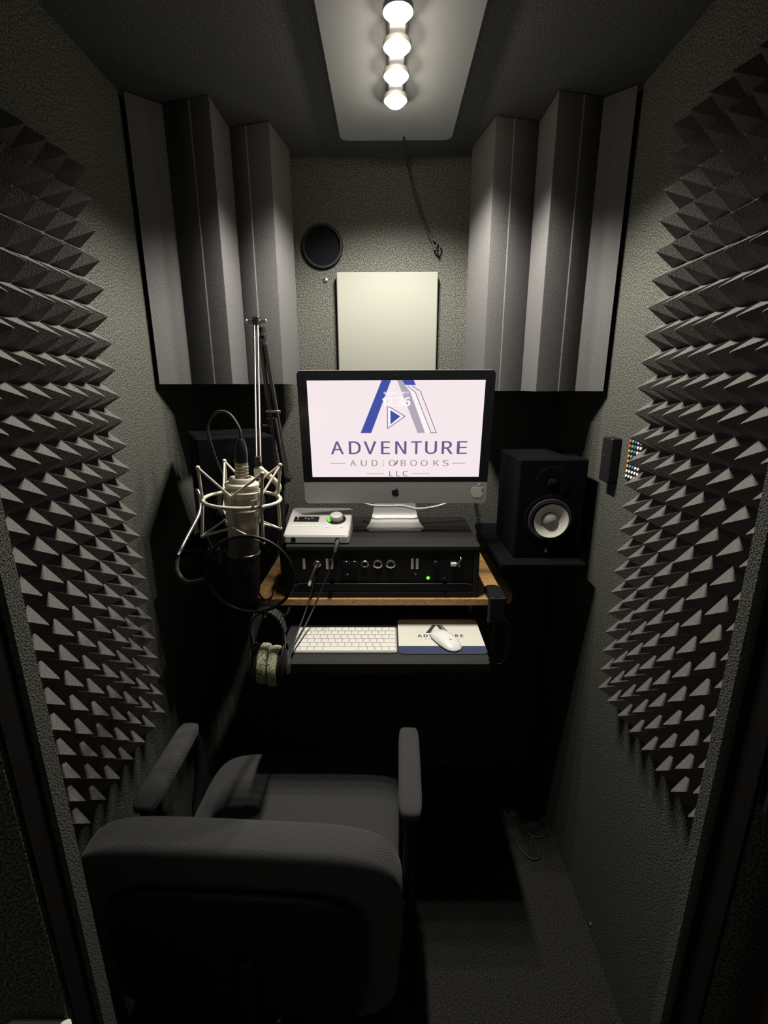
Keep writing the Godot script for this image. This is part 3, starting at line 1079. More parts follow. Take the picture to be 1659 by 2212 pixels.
func build_interface():
	var t := thing("audio_interface", "silver audio interface box with a big knob and green ring", "audio interface", V(-0.1985, 1.0935, -1.314))
	t.scale = V(1.05, 1.05, 0.98)
	t.rotation.y = deg_to_rad(-1.5)
	var w := 0.176
	var d := 0.142
	var m := MB.new()
	m.prism(rrect(w - 0.008, d - 0.008, 0.008, 5), 0.0, 0.004, lay(Vector3.ZERO))
	obj("rubber_base", m, M.rubber, t)
	# sloping body
	m = MB.new()
	var q := rrect(w, d, 0.009, 5)
	var n := q.size()
	var hi := func(p: Vector2, inset: float) -> Vector3:
		var k := p * (1.0 - inset)
		return V(k.x, 0.024 + (k.y + d / 2) * 0.3, -k.y)
	for i in n:
		var j := (i + 1) % n
		var a := q[i]
		var b := q[j]
		m.flat_quad(V(a.x, 0.004, -a.y), V(b.x, 0.004, -b.y), hi.call(b, 0.0) - V(0, 0.004, 0), hi.call(a, 0.0) - V(0, 0.004, 0), V(0, 0.02, 0))
		m.flat_quad(hi.call(a, 0.0) - V(0, 0.004, 0), hi.call(b, 0.0) - V(0, 0.004, 0), hi.call(b, 0.035), hi.call(a, 0.035), V(0, 0, 0))
		m.flat_quad(hi.call(a, 0.035), hi.call(b, 0.035), V(0, 0.024 + d * 0.15, 0), V(0, 0.024 + d * 0.15, 0), V(0, -1, 0))
	var body := obj("body", m, M.silver_paint, t)
	var sl := Basis(Vector3.RIGHT, atan(0.3))
	var top := func(x: float, y: float) -> Vector3:   # y: -1 front .. 1 back
		return V(x, 0.024 + (y + 1.0) * d / 2 * 0.3, -y * d / 2)
	m = MB.new()
	m.box(top.call(-0.037, 0.12) + V(0, 0.0004, 0), V(0.07, 0.0016, 0.027), 0.0005, sl)
	var disp := obj("display", m, M.black_gloss, body)
	for e in [[-0.062, 0.22, "white_led"], [-0.061, 0.06, "red_led"]]:
		m = MB.new()
		m.lathe([[0.0024, 0], [0.002, 0.0008], [0, 0.001]], Transform3D(sl, top.call(e[0], e[1]) + V(0, 0.0011, 0)), 10)
		obj("indicator_led", m, M[e[2]], disp)
	for k in 3:
		m = MB.new()
		m.box(top.call(-0.04 + 0.009 * k, 0.16 - 0.05 * (k % 2)) + V(0, 0.0013, 0), V(0.006, 0.0004, 0.004), 0, sl)
		obj("readout_light", m, mat("readout", lin(0.16, 0.2, 0.17), 0.5), disp)
	for k in 6:
		m = MB.new()
		m.box(top.call(-0.07 + 0.0128 * k, -0.36), V(0.0065, 0.004, 0.0055), 0.001, sl)
		obj("button", m, M.white_key, body)
	for x in [0.026, 0.066]:
		m = MB.new()
		m.box(top.call(x, -0.42), V(0.009, 0.004, 0.006), 0.001, sl)
		obj("button", m, M.white_key, body)
	var kc: Vector3 = top.call(0.047, 0.12)
	m = MB.new()
	m.lathe([[0.0265, 0.0], [0.0265, 0.0012], [0.0, 0.0014]], Transform3D(sl, kc), 32)
	var well := obj("knob_well", m, M.black_gloss, body)
	m = MB.new()
	for k in 14:   # lit part of the ring, on the display side
		var a0 := deg_to_rad(140.0 + 6.0 * k)
		var a1 := deg_to_rad(146.0 + 6.0 * k)
		var pts := []
		for e in [[a0, 0.0185], [a1, 0.0185], [a1, 0.0255], [a0, 0.0255]]:
			pts.append(kc + sl * V(cos(e[0]) * e[1], 0.0018, sin(e[0]) * e[1]))
		m.quad(pts[0], pts[1], pts[2], pts[3], sl * Vector3.UP)
	obj("ring_light", m, M.green_glow, well)
	m = MB.new()
	m.lathe([[0.0178, 0.001], [0.0178, 0.013], [0.0165, 0.0155], [0.012, 0.0162], [0.0, 0.0165]], Transform3D(sl, kc), 32)
	obj("knob", m, M.silver_paint, body)
	for x in [-0.06, 0.058]:
		m = MB.new()
		m.lathe([[0.0065, -0.001], [0.0065, 0.0015], [0.004, 0.0015], [0.0036, 0.0002], [0.0, 0.0002]], frame(V(0, 0, 1), V(x, 0.0125, d / 2)), 18)
		obj("front_jack", m, M.black_metal, body)
	# headphone lead out of the front jack, down past the boards to the headphones
	var hp := thing("headphone_cable", "black headphone cable plugged into the interface and hanging down", "cable", V(-0.1375, 1.1066, -1.2425))
	m = MB.new()
	m.tube([V(0, 0, 0.002), V(0, 0.0, 0.012)], 0.0045, 12)
	obj("plug_tip", m, M.chrome, hp)
	m = MB.new()
	m.tube([V(0, 0, 0.012), V(-0.001, -0.002, 0.02), V(-0.003, -0.012, 0.032), V(-0.006, -0.024, 0.036)], [0.0062, 0.0062, 0.0055, 0.0042], 12)
	obj("plug_sleeve", m, M.rubber, hp)
	m = MB.new()
	m.tube(curve([V(-0.006, -0.022, 0.036), V(-0.014, -0.045, 0.037), V(-0.025, -0.082, 0.037), V(-0.049, -0.14, 0.037), V(-0.073, -0.193, 0.05), V(-0.093, -0.225, 0.11), V(-0.106, -0.236, 0.175), V(-0.113, -0.265, 0.224), V(-0.1135, -0.275, 0.25)], 8), 0.0024, 6)
	obj("cord", m, M.rubber, hp)
	m = MB.new()
	m.tube(curve([V(-0.0615, -0.062, 0.02), V(-0.069, -0.112, 0.032), V(-0.081, -0.162, 0.04), V(-0.095, -0.202, 0.068), V(-0.105, -0.224, 0.128), V(-0.106, -0.2345, 0.173)], 8), 0.0022, 6)
	obj("second_cord", m, M.rubber, hp)

func build_keyboard():
	var y := 0.845
	var t := thing("keyboard", "slim white wireless computer keyboard on the black tray", "keyboard", V(-0.1145, y, -1.147))
	var w := 0.279
	var d := 0.121
	var m := MB.new()
	var bp := rrect(w, d, 0.007, 4)
	for i in bp.size():
		var j := (i + 1) % bp.size()
		var ha := 0.0045 + (bp[i].y + d / 2) * 0.05
		var hb := 0.0045 + (bp[j].y + d / 2) * 0.05
		m.flat_quad(V(bp[i].x, 0.0005, -bp[i].y), V(bp[j].x, 0.0005, -bp[j].y), V(bp[j].x, hb, -bp[j].y), V(bp[i].x, ha, -bp[i].y), V(0, 0, 0))
		m.flat_quad(V(bp[i].x, ha, -bp[i].y), V(bp[j].x, hb, -bp[j].y), V(0, 0.0045 + d * 0.025, 0), V(0, 0.0045 + d * 0.025, 0), V(0, -1, 0))
		m.flat_quad(V(bp[i].x, 0.0005, -bp[i].y), V(bp[j].x, 0.0005, -bp[j].y), V(0, 0.0005, 0), V(0, 0.0005, 0), V(0, 1, 0))
	obj("base", m, M.silver_paint, t)
	var rows := [
		[1.5, 1, 1, 1, 1, 1, 1, 1, 1, 1, 1, 1, 1, 1],
		[1, 1, 1, 1, 1, 1, 1, 1, 1, 1, 1, 1, 1, 1.5],
		[1.5, 1, 1, 1, 1, 1, 1, 1, 1, 1, 1, 1, 1, 1],
		[1.8, 1, 1, 1, 1, 1, 1, 1, 1, 1, 1, 1, 1.7],
		[2.25, 1, 1, 1, 1, 1, 1, 1, 1, 1, 1, 2.25],
		[1, 1, 1, 1.25, 5, 1.25, 1, 1, 1, 1],
	]
	var cache := {}
	var uw := (w - 0.006) / 14.5
	var ud := (d - 0.006) / 6.0
	var sl := Basis(Vector3.RIGHT, atan(0.05))
	for r in 6:
		var x := -w / 2 + 0.003
		var sum := 0.0
		for k in rows[r]:
			sum += k
		for k in rows[r]:
			var kw: float = k * uw * 14.5 / sum
			var key := snappedf(kw, 0.0002)
			if not cache.has(key):
				var b := MB.new()
				b.box(Vector3.ZERO, V(key - 0.0019, 0.003, ud - 0.0019), 0.0009)
				cache[key] = b.mesh()
			var ly := d / 2 - 0.003 - (r + 0.5) * ud
			var o := inst("key", cache[key], M.white_key, t)
			o.position = V(x + kw / 2, 0.0056 + (ly + d / 2) * 0.05, -ly)
			o.basis = sl
			x += kw
	# mouse mat
	var pm := StandardMaterial3D.new()
	pm.resource_name = "mat_print"
	pm.albedo_texture = pad_texture()
	pm.albedo_color = lin(0.7, 0.7, 0.7)
	pm.roughness = 0.9
	m = MB.new()
	m.prism(rrect(0.232, 0.185, 0.011, 5), 0.0, 0.003, lay(V(0.146, y + 0.0002, -1.175)))
	tag(obj("mouse_mat", m, pm), "white mouse mat with black lettering and a navy band", "mouse mat")
	# mouse
	t = thing("mouse", "smooth white wireless mouse lying askew on the printed mat", "mouse", V(0.158, y + 0.0033, -1.142))
	t.rotation.y = deg_to_rad(27)
	m = MB.new()
	m.prism(mouse_outline(0.94), 0.0, 0.005, lay(Vector3.ZERO))
	obj("base", m, M.black_plastic, t)
	m = MB.new()
	var o1 := mouse_outline(1.0)
	var lv := []
	for e in [[1.0, 0.0045], [0.985, 0.0075], [0.9, 0.0125], [0.75, 0.0165], [0.5, 0.0195], [0.25, 0.0208], [0.0, 0.0212]]:
		var row := []
		for p in o1:
			row.append(V(p.x * e[0], e[1] * (1.0 - 0.25 * (p.y * e[0] / 0.057) * (p.y * e[0] / 0.057)), -p.y * e[0]))
		lv.append(row)
	for i in lv.size() - 1:
		for k in o1.size():
			var j := (k + 1) % o1.size()
			var na := [smooth_n(lv, i, k), smooth_n(lv, i, j), smooth_n(lv, i + 1, j), smooth_n(lv, i + 1, k)]
			m.tri(lv[i][k], lv[i][j], lv[i + 1][j], na[0], na[1], na[2])
			m.tri(lv[i][k], lv[i + 1][j], lv[i + 1][k], na[0], na[2], na[3])
	var shell := obj("shell", m, M.white_gloss, t)
	logo("fruit_logo", lay(V(0, 0.0198, 0.022)), 0.0038, M.label_tape, shell)

func mouse_outline(k: float) -> PackedVector2Array:
	var out := PackedVector2Array()
	for i in 36:
		var a := TAU * i / 36
		out.append(Vector2(signf(cos(a)) * pow(absf(cos(a)), 0.8) * 0.0285, signf(sin(a)) * pow(absf(sin(a)), 0.72) * 0.057) * k)
	return out

func smooth_n(lv: Array, i: int, k: int) -> Vector3:
	var n: int = lv[0].size()
	if i >= lv.size() - 2:
		return Vector3.UP
	var a: Vector3 = lv[i][(k + 1) % n] - lv[i][(k - 1 + n) % n]
	var b: Vector3 = lv[i + 1][k] - lv[maxi(i - 1, 0)][k]
	var r := a.cross(b).normalized()
	return r if r.dot(lv[i][k] + V(0, 0.01, 0)) > 0 else -r

func build_speakers():
	# [centre x, shelf height, front z, turn, label]
	for e in [[0.4485, 1.05, -1.25, 0.0, "black studio loudspeaker with a white cone on the shelf beside the computer"], [-0.37, 1.122, -1.15, 27.0, "black studio loudspeaker turned inward behind the microphone"]]:
		var right: bool = e[0] > 0
		var s := thing("speaker_shelf", "small black wall shelf carrying the white coned loudspeaker" if right else "small black wall shelf carrying the loudspeaker behind the microphone", "shelf", V(e[0], e[1], e[2]), "speaker shelves")
		var m := MB.new()
		if right:
			m.box(V(-0.02, -0.009, -0.152), V(0.235, 0.018, 0.4), 0.003)
		else:
			m.box(V(-0.073, -0.009, -0.21), V(0.19, 0.018, 0.5), 0.003)
		obj("board", m, M.speaker_black, s)
		for k in [-0.05, 0.05]:
			m = MB.new()
			m.box(V(k - (0.005 if right else 0.083), -0.09, HB - e[2] + 0.014), V(0.02, 0.15, 0.024), 0.003)
			m.tube([V(k - (0.005 if right else 0.083), -0.15, HB - e[2] + 0.03), V(k - (0.005 if right else 0.083), -0.022, HB - e[2] + 0.2)], 0.006, 8)
			obj("bracket", m, M.black_metal, s)
		var t := thing("loudspeaker", e[4], "loudspeaker", V(e[0], e[1] + 0.0005, e[2]), "studio loudspeakers")
		t.rotation.y = deg_to_rad(e[3])
		m = MB.new()
		m.box(V(0, 0.14, -0.111), V(0.185, 0.28, 0.222), 0.004)
		obj("cabinet", m, M.speaker_black, t)
		var wf := frame(V(0, 0, 1), V(0, 0.112, 0.0))
		m = MB.new()
		m.lathe([[0.071, 0.0], [0.071, 0.003], [0.066, 0.005], [0.064, 0.0045], [0.062, 0.001]], wf, 40)
		var ring := obj("woofer_ring", m, M.speaker_black, t)
		m = MB.new()
		m.lathe([[0.0625, 0.001], [0.059, 0.0055], [0.054, 0.0062], [0.0495, 0.0035], [0.0485, 0.0015]], wf, 40)
		obj("surround", m, M.rubber, ring)
		m = MB.new()
		m.lathe([[0.0475, 0.0022], [0.0445, 0.0012], [0.03, -0.0075], [0.022, -0.012]], Transform3D(wf.basis, wf.origin + V(0, 0, 0.0135)), 40)
		obj("cone", m, M.cone_white, ring)
		m = MB.new()
		m.lathe([[0.0215, 0.0], [0.02, 0.004], [0.0145, 0.0082], [0.007, 0.0103], [0, 0.011]], Transform3D(wf.basis, wf.origin + V(0, 0, 0.003)), 32)
		obj("dust_cap", m, M.silver_paint, ring)
		var tf := frame(V(0, 0, 1), V(0, 0.213, 0.0))
		m = MB.new()
		m.lathe([[0.047, 0.0], [0.0465, 0.0018], [0.043, 0.002], [0.02, 0.0008]], tf, 36)
		var wg := obj("waveguide", m, M.speaker_black, t)
		m = MB.new()
		m.lathe([[0.0155, 0.0], [0.013, 0.004], [0.008, 0.0065], [0, 0.0075]], tf, 24)
		obj("tweeter", m, M.speaker_black, wg)
		for k in [[-0.025, 0.248], [0.022, 0.248], [-0.025, 0.172], [0.022, 0.172]]:
			m = MB.new()
			m.lathe([[0.0026, 0], [0.0022, 0.0024], [0, 0.003]], frame(V(0, 0, 1), V(k[0], k[1], 0)), 10)
			obj("screw", m, M.black_metal, t)
		# small emblem under the cone
		m = MB.new()
		m.prism(PackedVector2Array([Vector2(-0.005, -0.006), Vector2(0.005, -0.006), Vector2(0.0015, 0.007), Vector2(-0.0015, 0.007)]), 0.0, 0.0008, Transform3D(Basis(), V(-0.003, 0.022, 0)))
		obj("emblem", m, M.steel, t)

func build_microphone():
	var ax := V(0.016, 0.305, 0.0).normalized()      # up along the body
	var base := V(-0.298, 1.087, -0.90)
	var f := frame(ax, Vector3.ZERO)
	var t := thing("microphone", "champagne metal studio microphone hanging upside down in a wire cradle", "microphone", base)
	var m := MB.new()
	m.lathe([[0.0, 0.0], [0.012, 0.001], [0.021, 0.005], [0.027, 0.012], [0.0305, 0.024], [0.0308, 0.103], [0.0305, 0.104]], f, 40)
	obj("grille", m, M.mesh_grille, t)
	m = MB.new()
	m.lathe([[0.0308, 0.1035], [0.0325, 0.1045], [0.0325, 0.1085], [0.0308, 0.1095]], f, 40)
	obj("collar", m, M.champagne, t)
	m = MB.new()
	m.lathe([[0.030, 0.109], [0.030, 0.2215], [0.0288, 0.2222], [0.0288, 0.2248], [0.030, 0.2255], [0.030, 0.242], [0.0285, 0.2445], [0.0, 0.2445]], f, 40)
	var body := obj("body", m, M.champagne, t)
	m = MB.new()
	m.lathe([[0.0055, 0.0], [0.0055, 0.0015], [0.0035, 0.002], [0, 0.002]], frame(V(0.1, 0, 1), f * V(0.002, 0.198, 0.03)), 14)
	obj("badge", m, M.steel, body)
	m = MB.new()
	m.lathe([[0.0125, 0.244], [0.0125, 0.292], [0.0, 0.292]], f, 24)
	for k in 4:
		m.lathe([[0.0125, 0.264 + 0.006 * k], [0.0133, 0.265 + 0.006 * k], [0.0133, 0.267 + 0.006 * k], [0.0125, 0.268 + 0.006 * k]], f, 24)
	obj("connector", m, M.champagne, t)
	# shock mount cradle
	var s := thing("shock_mount", "beige wire shock mount cradle with elastic bands around the microphone", "shock mount", base)
	m = MB.new()
	m.lathe([[0.0195, 0.2455], [0.0235, 0.2455], [0.0245, 0.249], [0.0245, 0.2605], [0.0225, 0.263], [0.0195, 0.263], [0.0185, 0.26], [0.0185, 0.25], [0.0195, 0.2455]], f, 32)
	m.lathe([[0.0185, 0.2448], [0.0305, 0.2448], [0.033, 0.246], [0.033, 0.2505], [0.0305, 0.253], [0.0185, 0.253]], f, 32)
	obj("lock_nut", m, M.beige_wire, s)
	m = MB.new()
	m.tube(circle(f * V(0, 0.219, 0), f.basis.x * 0.0735, f.basis.z * 0.0735, 40), 0.0037, 8, true)
	obj("ring", m, M.beige_wire, s)
	m = MB.new()
	m.tube(circle(f * V(0, 0.2, 0), f.basis.x * 0.034, f.basis.z * 0.034, 32), 0.0022, 6, true)
	m.tube(circle(f * V(0, 0.236, 0), f.basis.x * 0.036, f.basis.z * 0.036, 32), 0.0022, 6, true)
	for k in 4:
		var a := deg_to_rad(106.0 + 90.0 * k)
		var d := V(cos(a), 0, sin(a))
		m.tube([f * (d * 0.036 + V(0, 0.24, 0)), f * (d * 0.041 + V(0, 0.218, 0)), f * (d * 0.034 + V(0, 0.172, 0))], 0.0022, 6)
	obj("inner_basket", m, M.beige_wire, s)
	var posts := [158.0, 46.0, -34.0, 228.0]
	var tops := []
	var lows := []
	for k in 4:
		var a := deg_to_rad(posts[k])
		var d := V(cos(a), 0, sin(a))
		var hi: Vector3 = f * (d * 0.079 + V(0, 0.283, 0))
		var md: Vector3 = f * (d * 0.0735 + V(0, 0.219, 0))
		var lo: Vector3 = f * (d * 0.078 + V(0, 0.148, 0))
		tops.append(hi)
		lows.append(lo)
		m = MB.new()
		m.tube([hi, md, lo], 0.0030, 8)
		m.cushion(hi, V(0.009, 0.009, 0.009), 1, 1, Basis(), 10, 6)
		m.cushion(lo, V(0.009, 0.009, 0.009), 1, 1, Basis(), 10, 6)
		m.cushion(md, V(0.010, 0.012, 0.010), 1, 1, Basis(), 10, 6)
		obj("post", m, M.beige_wire, s)
	for k in 4:
		var j := (k + 1) % 4
		var a0: float = posts[k]
		var a1: float = posts[j]
		while a1 > a0:
			a1 -= 360.0
		var am := deg_to_rad((a0 + a1) / 2.0)
		var d := V(cos(am), 0, sin(am))
		var up: Vector3 = f * (d * 0.041 + V(0, 0.232, 0))
		var dn: Vector3 = f * (d * 0.041 + V(0, 0.171, 0))
		for e in [[tops[k], up], [tops[j], up], [lows[k], dn], [lows[j], dn]]:
			m = MB.new()
			m.tube([e[0], e[1]], 0.0024, 6)
			obj("elastic_band", m, M.elastic, s)
	m = MB.new()
	m.tube(curve([f * V(0.055, 0.219, -0.049), f * V(0.058, 0.24, -0.055), V(0.034, 0.273, -0.05)], 5), 0.006, 8)
	m.box(V(0.034, 0.262, -0.052), V(0.02, 0.026, 0.014), 0.004)
	obj("swivel", m, M.beige_wire, s)
	# cable from the microphone
	var c := thing("microphone_cable", "black microphone cable arching from the plug above the microphone", "cable", base + f * V(0, 0.292, 0))
	m = MB.new()
	m.lathe([[0.0122, 0.0005], [0.0122, 0.018], [0.0105, 0.03], [0.0065, 0.044], [0.005, 0.046], [0, 0.046]], f, 20)
	obj("plug", m, M.black_metal, c)
	m = MB.new()
	m.tube(curve([V(0.0024, 0.044, 0), V(0.0, 0.066, -0.003), V(-0.02, 0.092, -0.012), V(-0.05, 0.093, -0.03), V(-0.078, 0.062, -0.05), V(-0.08, 0.01, -0.075), V(-0.077, -0.06, -0.115), V(-0.073, -0.16, -0.165), V(-0.06, -0.3, -0.185), V(-0.05, -0.4, -0.24), V(-0.05, -0.4405, -0.34), V(-0.06, -0.4415, -0.4)], 8), 0.0028, 8)
	obj("cord", m, M.rubber, c)
	# boom arm
	var b := thing("boom_arm", "black spring boom arm with thin rods holding the shock mount", "boom arm", V(-0.315, 0.934, -1.34))
	m = MB.new()
	m.lathe([[0.025, 0.0002], [0.025, 0.012], [0.016, 0.02], [0.012, 0.028], [0.012, 0.29], [0.015, 0.293], [0.015, 0.318], [0, 0.32]], Transform3D(), 24)
	obj("post", m, M.black_plastic, b)
	var org := V(-0.315, 0.934, -1.34)
	var lo := V(-0.311, 1.262, -1.338) - org
	var el := V(-0.312, 1.668, -1.2) - org
	var en := V(-0.2645, 1.372, -0.952) - org
	m = MB.new()
	m.tube([lo + V(-0.012, 0, 0), lo + V(0.03, 0, 0)], 0.011, 12)
	m.box(lo + V(0.004, 0.0, 0), V(0.034, 0.03, 0.03), 0.004)
	obj("base_joint", m, M.black_metal, b)
	for dx in [-0.008, 0.022]:
		m = MB.new()
		m.tube([lo + V(dx, 0.006, 0.004), el + V(dx * 0.3 + 0.008, -0.03, 0)], 0.0062, 8)
		obj("lower_rod", m, M.dark_steel, b)
	for dx in [-0.003, 0.018]:
		m = MB.new()
		m.tube([lo + V(dx, 0.01, 0.018), lo.lerp(el, 0.44) + V(dx * 0.7, 0, 0.014)], 0.0066, 10)
		obj("spring_sleeve", m, M.dark_steel, b)
	m = MB.new()
	m.tube([lo.lerp(el, 0.48) + V(-0.008, 0, 0.012), lo.lerp(el, 0.48) + V(0.03, 0, 0.012)], 0.004, 8)
	m.tube([lo.lerp(el, 0.39) + V(-0.02, 0, 0.016), lo.lerp(el, 0.39) + V(0.006, 0, 0.016)], 0.0035, 8)
	obj("cross_pin", m, M.steel, b)
	m = MB.new()
	m.box(el + V(0, 0.0, 0), V(0.016, 0.03, 0.02), 0.003)
	m.tube([el + V(0.012, -0.01, 0), el + V(0.013, -0.036, 0)], 0.008, 8)
	obj("elbow", m, M.black_plastic, b)
	for dx in [-0.024, 0.022]:
		m = MB.new()
		m.tube([el + V(signf(dx) * 0.008, 0.004, 0), el + V(dx, 0.004, 0)], 0.0042, 8)
		m.cushion(el + V(dx, 0.004, 0), V(0.007, 0.012, 0.012), 1, 1, Basis(), 10, 6)
		obj("elbow_knob", m, M.chrome, b)
	for e in [[0.0155, -0.026], [0.0185, -0.046]]:
		m = MB.new()
		m.tube([el + V(e[0], e[1], 0.006), el + V(e[0], e[1], 0.013)], 0.0045, 10)
		obj("link_bolt", m, M.chrome, b)
	for dx in [-0.0035, 0.0045]:
		m = MB.new()
		m.tube([el + V(dx, -0.008, 0.012), en + V(dx, 0, 0)], 0.0025, 8)
		obj("upper_rod", m, M.dark_steel, b)
	m = MB.new()
	m.tube([en + V(-0.006, 0.004, 0), en + V(0.006, 0.004, 0)], 0.007, 10)
	m.tube([en, V(-0.264, 1.363, -0.952) - org], 0.0065, 10)
	obj("tip_joint", m, M.black_metal, b)
	# pop filter
	var p := thing("pop_filter", "round black mesh pop filter on a shiny gooseneck below the microphone", "pop filter", V(-0.2535, 1.186, -0.8))
	var pa := V(1, 0, 0.03).normalized()
	var pb := V(0, 1, 0.06).normalized()
	var pn := pa.cross(pb).normalized()
	m = MB.new()
	m.tube(circle(Vector3.ZERO, pa * 0.081, pb * 0.077, 48), 0.0032, 8, true)
	obj("hoop", m, M.black_plastic, p)
	for k in [-0.002, 0.002]:
		m = MB.new()
		var ring := circle(pn * k, pa * 0.0795, pb * 0.0755, 48)
		for i in 48:
			m.tri(pn * k, ring[i], ring[(i + 1) % 48], pn, pn, pn)
		obj("mesh_screen", m, M.pop_mesh, p)
	var po := V(-0.2535, 1.186, -0.8)
	m = MB.new()
	m.tube(curve([V(-0.335, 1.178, -0.8) - po, V(-0.375, 1.168, -0.81) - po, V(-0.404, 1.18, -0.838) - po, V(-0.4085, 1.203, -0.858) - po], 8), 0.0042, 10)
	obj("hoop_arm", m, M.rubber, p)
	m = MB.new()
	m.tube(curve([V(-0.4085, 1.203, -0.858) - po, V(-0.4045, 1.228, -0.9) - po, V(-0.397, 1.262, -0.95) - po, V(-0.404, 1.287, -0.985) - po, V(-0.415, 1.302, -1.0) - po], 8), 0.0034, 10)
	obj("gooseneck", m, M.steel, p)
	m = MB.new()
	m.tube(curve([V(-0.415, 1.302, -1.0) - po, V(-0.425, 1.29, -1.012) - po, V(-0.432, 1.2, -1.05) - po, V(-0.432, 1.13, -1.088) - po], 5), 0.0045, 8)
	m.box(V(-0.432, 1.112, -1.0995) - po, V(0.03, 0.046, 0.018), 0.003)
	obj("clamp", m, M.black_plastic, p)

func build_headphones():
	var t := thing("headphones", "headphones with pale camouflage ear pads hanging beside the keyboard tray", "headphones", V(-0.281, 0.88, -0.985))
	t.scale = Vector3.ONE * 0.94
	for s in [-1.0, 1.0]:
		var f := Transform3D(Basis(V(0, -1, 0), V(1, 0, 0), V(0, 0, 1)).scaled_local(V(1, s, 1)), V(s * 0.003, 0, 0))
		var fr := frame(V(s, 0, 0), V(s * 0.0015, -0.003 * s, 0.0))
		fr.basis = Basis(Vector3.BACK, -0.05) * fr.basis
		var m := MB.new()
		m.lathe([[0.026, 0.0], [0.046, 0.0], [0.0495, 0.003], [0.0505, 0.012], [0.0495, 0.02], [0.046, 0.023], [0.026, 0.023]], fr, 36)
		var cup := MB.new()
		cup.lathe([[0.044, 0.022], [0.045, 0.03], [0.038, 0.04], [0.02, 0.046], [0.0, 0.047]], fr, 32)
		var c := obj("ear_cup", cup, M.black_plastic, t)
		obj("ear_pad", m, M.camo, t)
		var plate := MB.new()
		plate.lathe([[0.022, 0.0455], [0.02, 0.048], [0.0, 0.049]], fr, 24)
		obj("cap", plate, M.steel, c)
		var y := MB.new()
		y.tube(curve([V(s * 0.03, -0.01, 0.046), V(s * 0.038, 0.03, 0.04), V(s * 0.04, 0.058, 0.0), V(s * 0.038, 0.03, -0.04), V(s * 0.03, -0.01, -0.046)], 6), 0.0035, 8)
		y.box(V(s * 0.04, 0.075, 0), V(0.006, 0.05, 0.016), 0.002)
		obj("yoke", y, M.black_plastic, t)
	var hb := MB.new()
	hb.x = Transform3D(Basis(), V(0, 0.09, 0))
	var pts := []
	for k in 17:
		var a := PI * k / 16
		pts.append(V(-cos(a) * 0.042, sin(a) * 0.062, 0))
	for k in 16:
		var mid: Vector3 = (pts[k] + pts[k + 1]) / 2
		var dirv: Vector3 = (pts[k + 1] - pts[k]).normalized()
		hb.box(mid, V((pts[k + 1] - pts[k]).length() + 0.001, 0.008, 0.03), 0.002, Basis(dirv, V(0, 0, 1).cross(dirv), V(0, 0, 1)))
	obj("headband", hb, M.black_vinyl, t)
	# the hook they hang from
	var k := thing("headphone_hook", "black metal hook under the oak board holding the headphones", "hook", V(-0.281, 0.915, -1.26))
	var m := MB.new()
	m.box(V(0, -0.003, 0.0), V(0.03, 0.006, 0.05), 0.001)
	m.tube(curve([V(0, -0.003, 0.01), V(0, -0.006, 0.08), V(0, 0.05, 0.17), V(0, 0.0965, 0.24), V(0, 0.0975, 0.288), V(0, 0.115, 0.298)], 5), 0.0038, 8)
	obj("rod", m, M.black_metal, k)

func build_right_wall():
	var t := thing("wall_box", "small black plastic box fixed to the right side carpet wall", "box", V(HR, 1.338, -1.19))
	var m := MB.new()
	m.box(V(-0.013, 0, 0), V(0.026, 0.112, 0.05), 0.003)
	obj("case", m, M.black_plastic, t)
	m = MB.new()
	m.lathe([[0.0016, 0], [0.0014, 0.001], [0, 0.0014]], frame(V(-1, 0, 0), V(-0.026, 0.01, -0.012)), 8)
	obj("screw", m, M.steel, t)
	t = thing("remote_control", "flat black remote control with rows of coloured keys on the wall", "remote control", V(HR, 1.352, -1.085))
	m = MB.new()
	m.box(V(-0.0035, 0, 0.0), V(0.007, 0.1, 0.064), 0.002)
	obj("case", m, M.black_plastic, t)
	var cols := ["key_red", "key_green", "key_blue", "key_white", "key_white"]
	var key := MB.new()
	key.lathe([[0.0036, 0.0], [0.0036, 0.0014], [0.003, 0.002], [0, 0.0022]], frame(V(-1, 0, 0), Vector3.ZERO), 12)
	var km := key.mesh()
	for r in 8:
		for c in 5:
			var mm: String = cols[c]
			if r >= 6:
				mm = "key_white"
			elif c == 0 and r in [2, 3, 4]:
				mm = "key_orange"
			elif c == 0 and r == 5:
				mm = "key_orange"
			var o := inst("key", km, M[mm], t)
			o.position = V(-0.0071, 0.042 - 0.0118 * r, -0.0255 + 0.0122 * c)

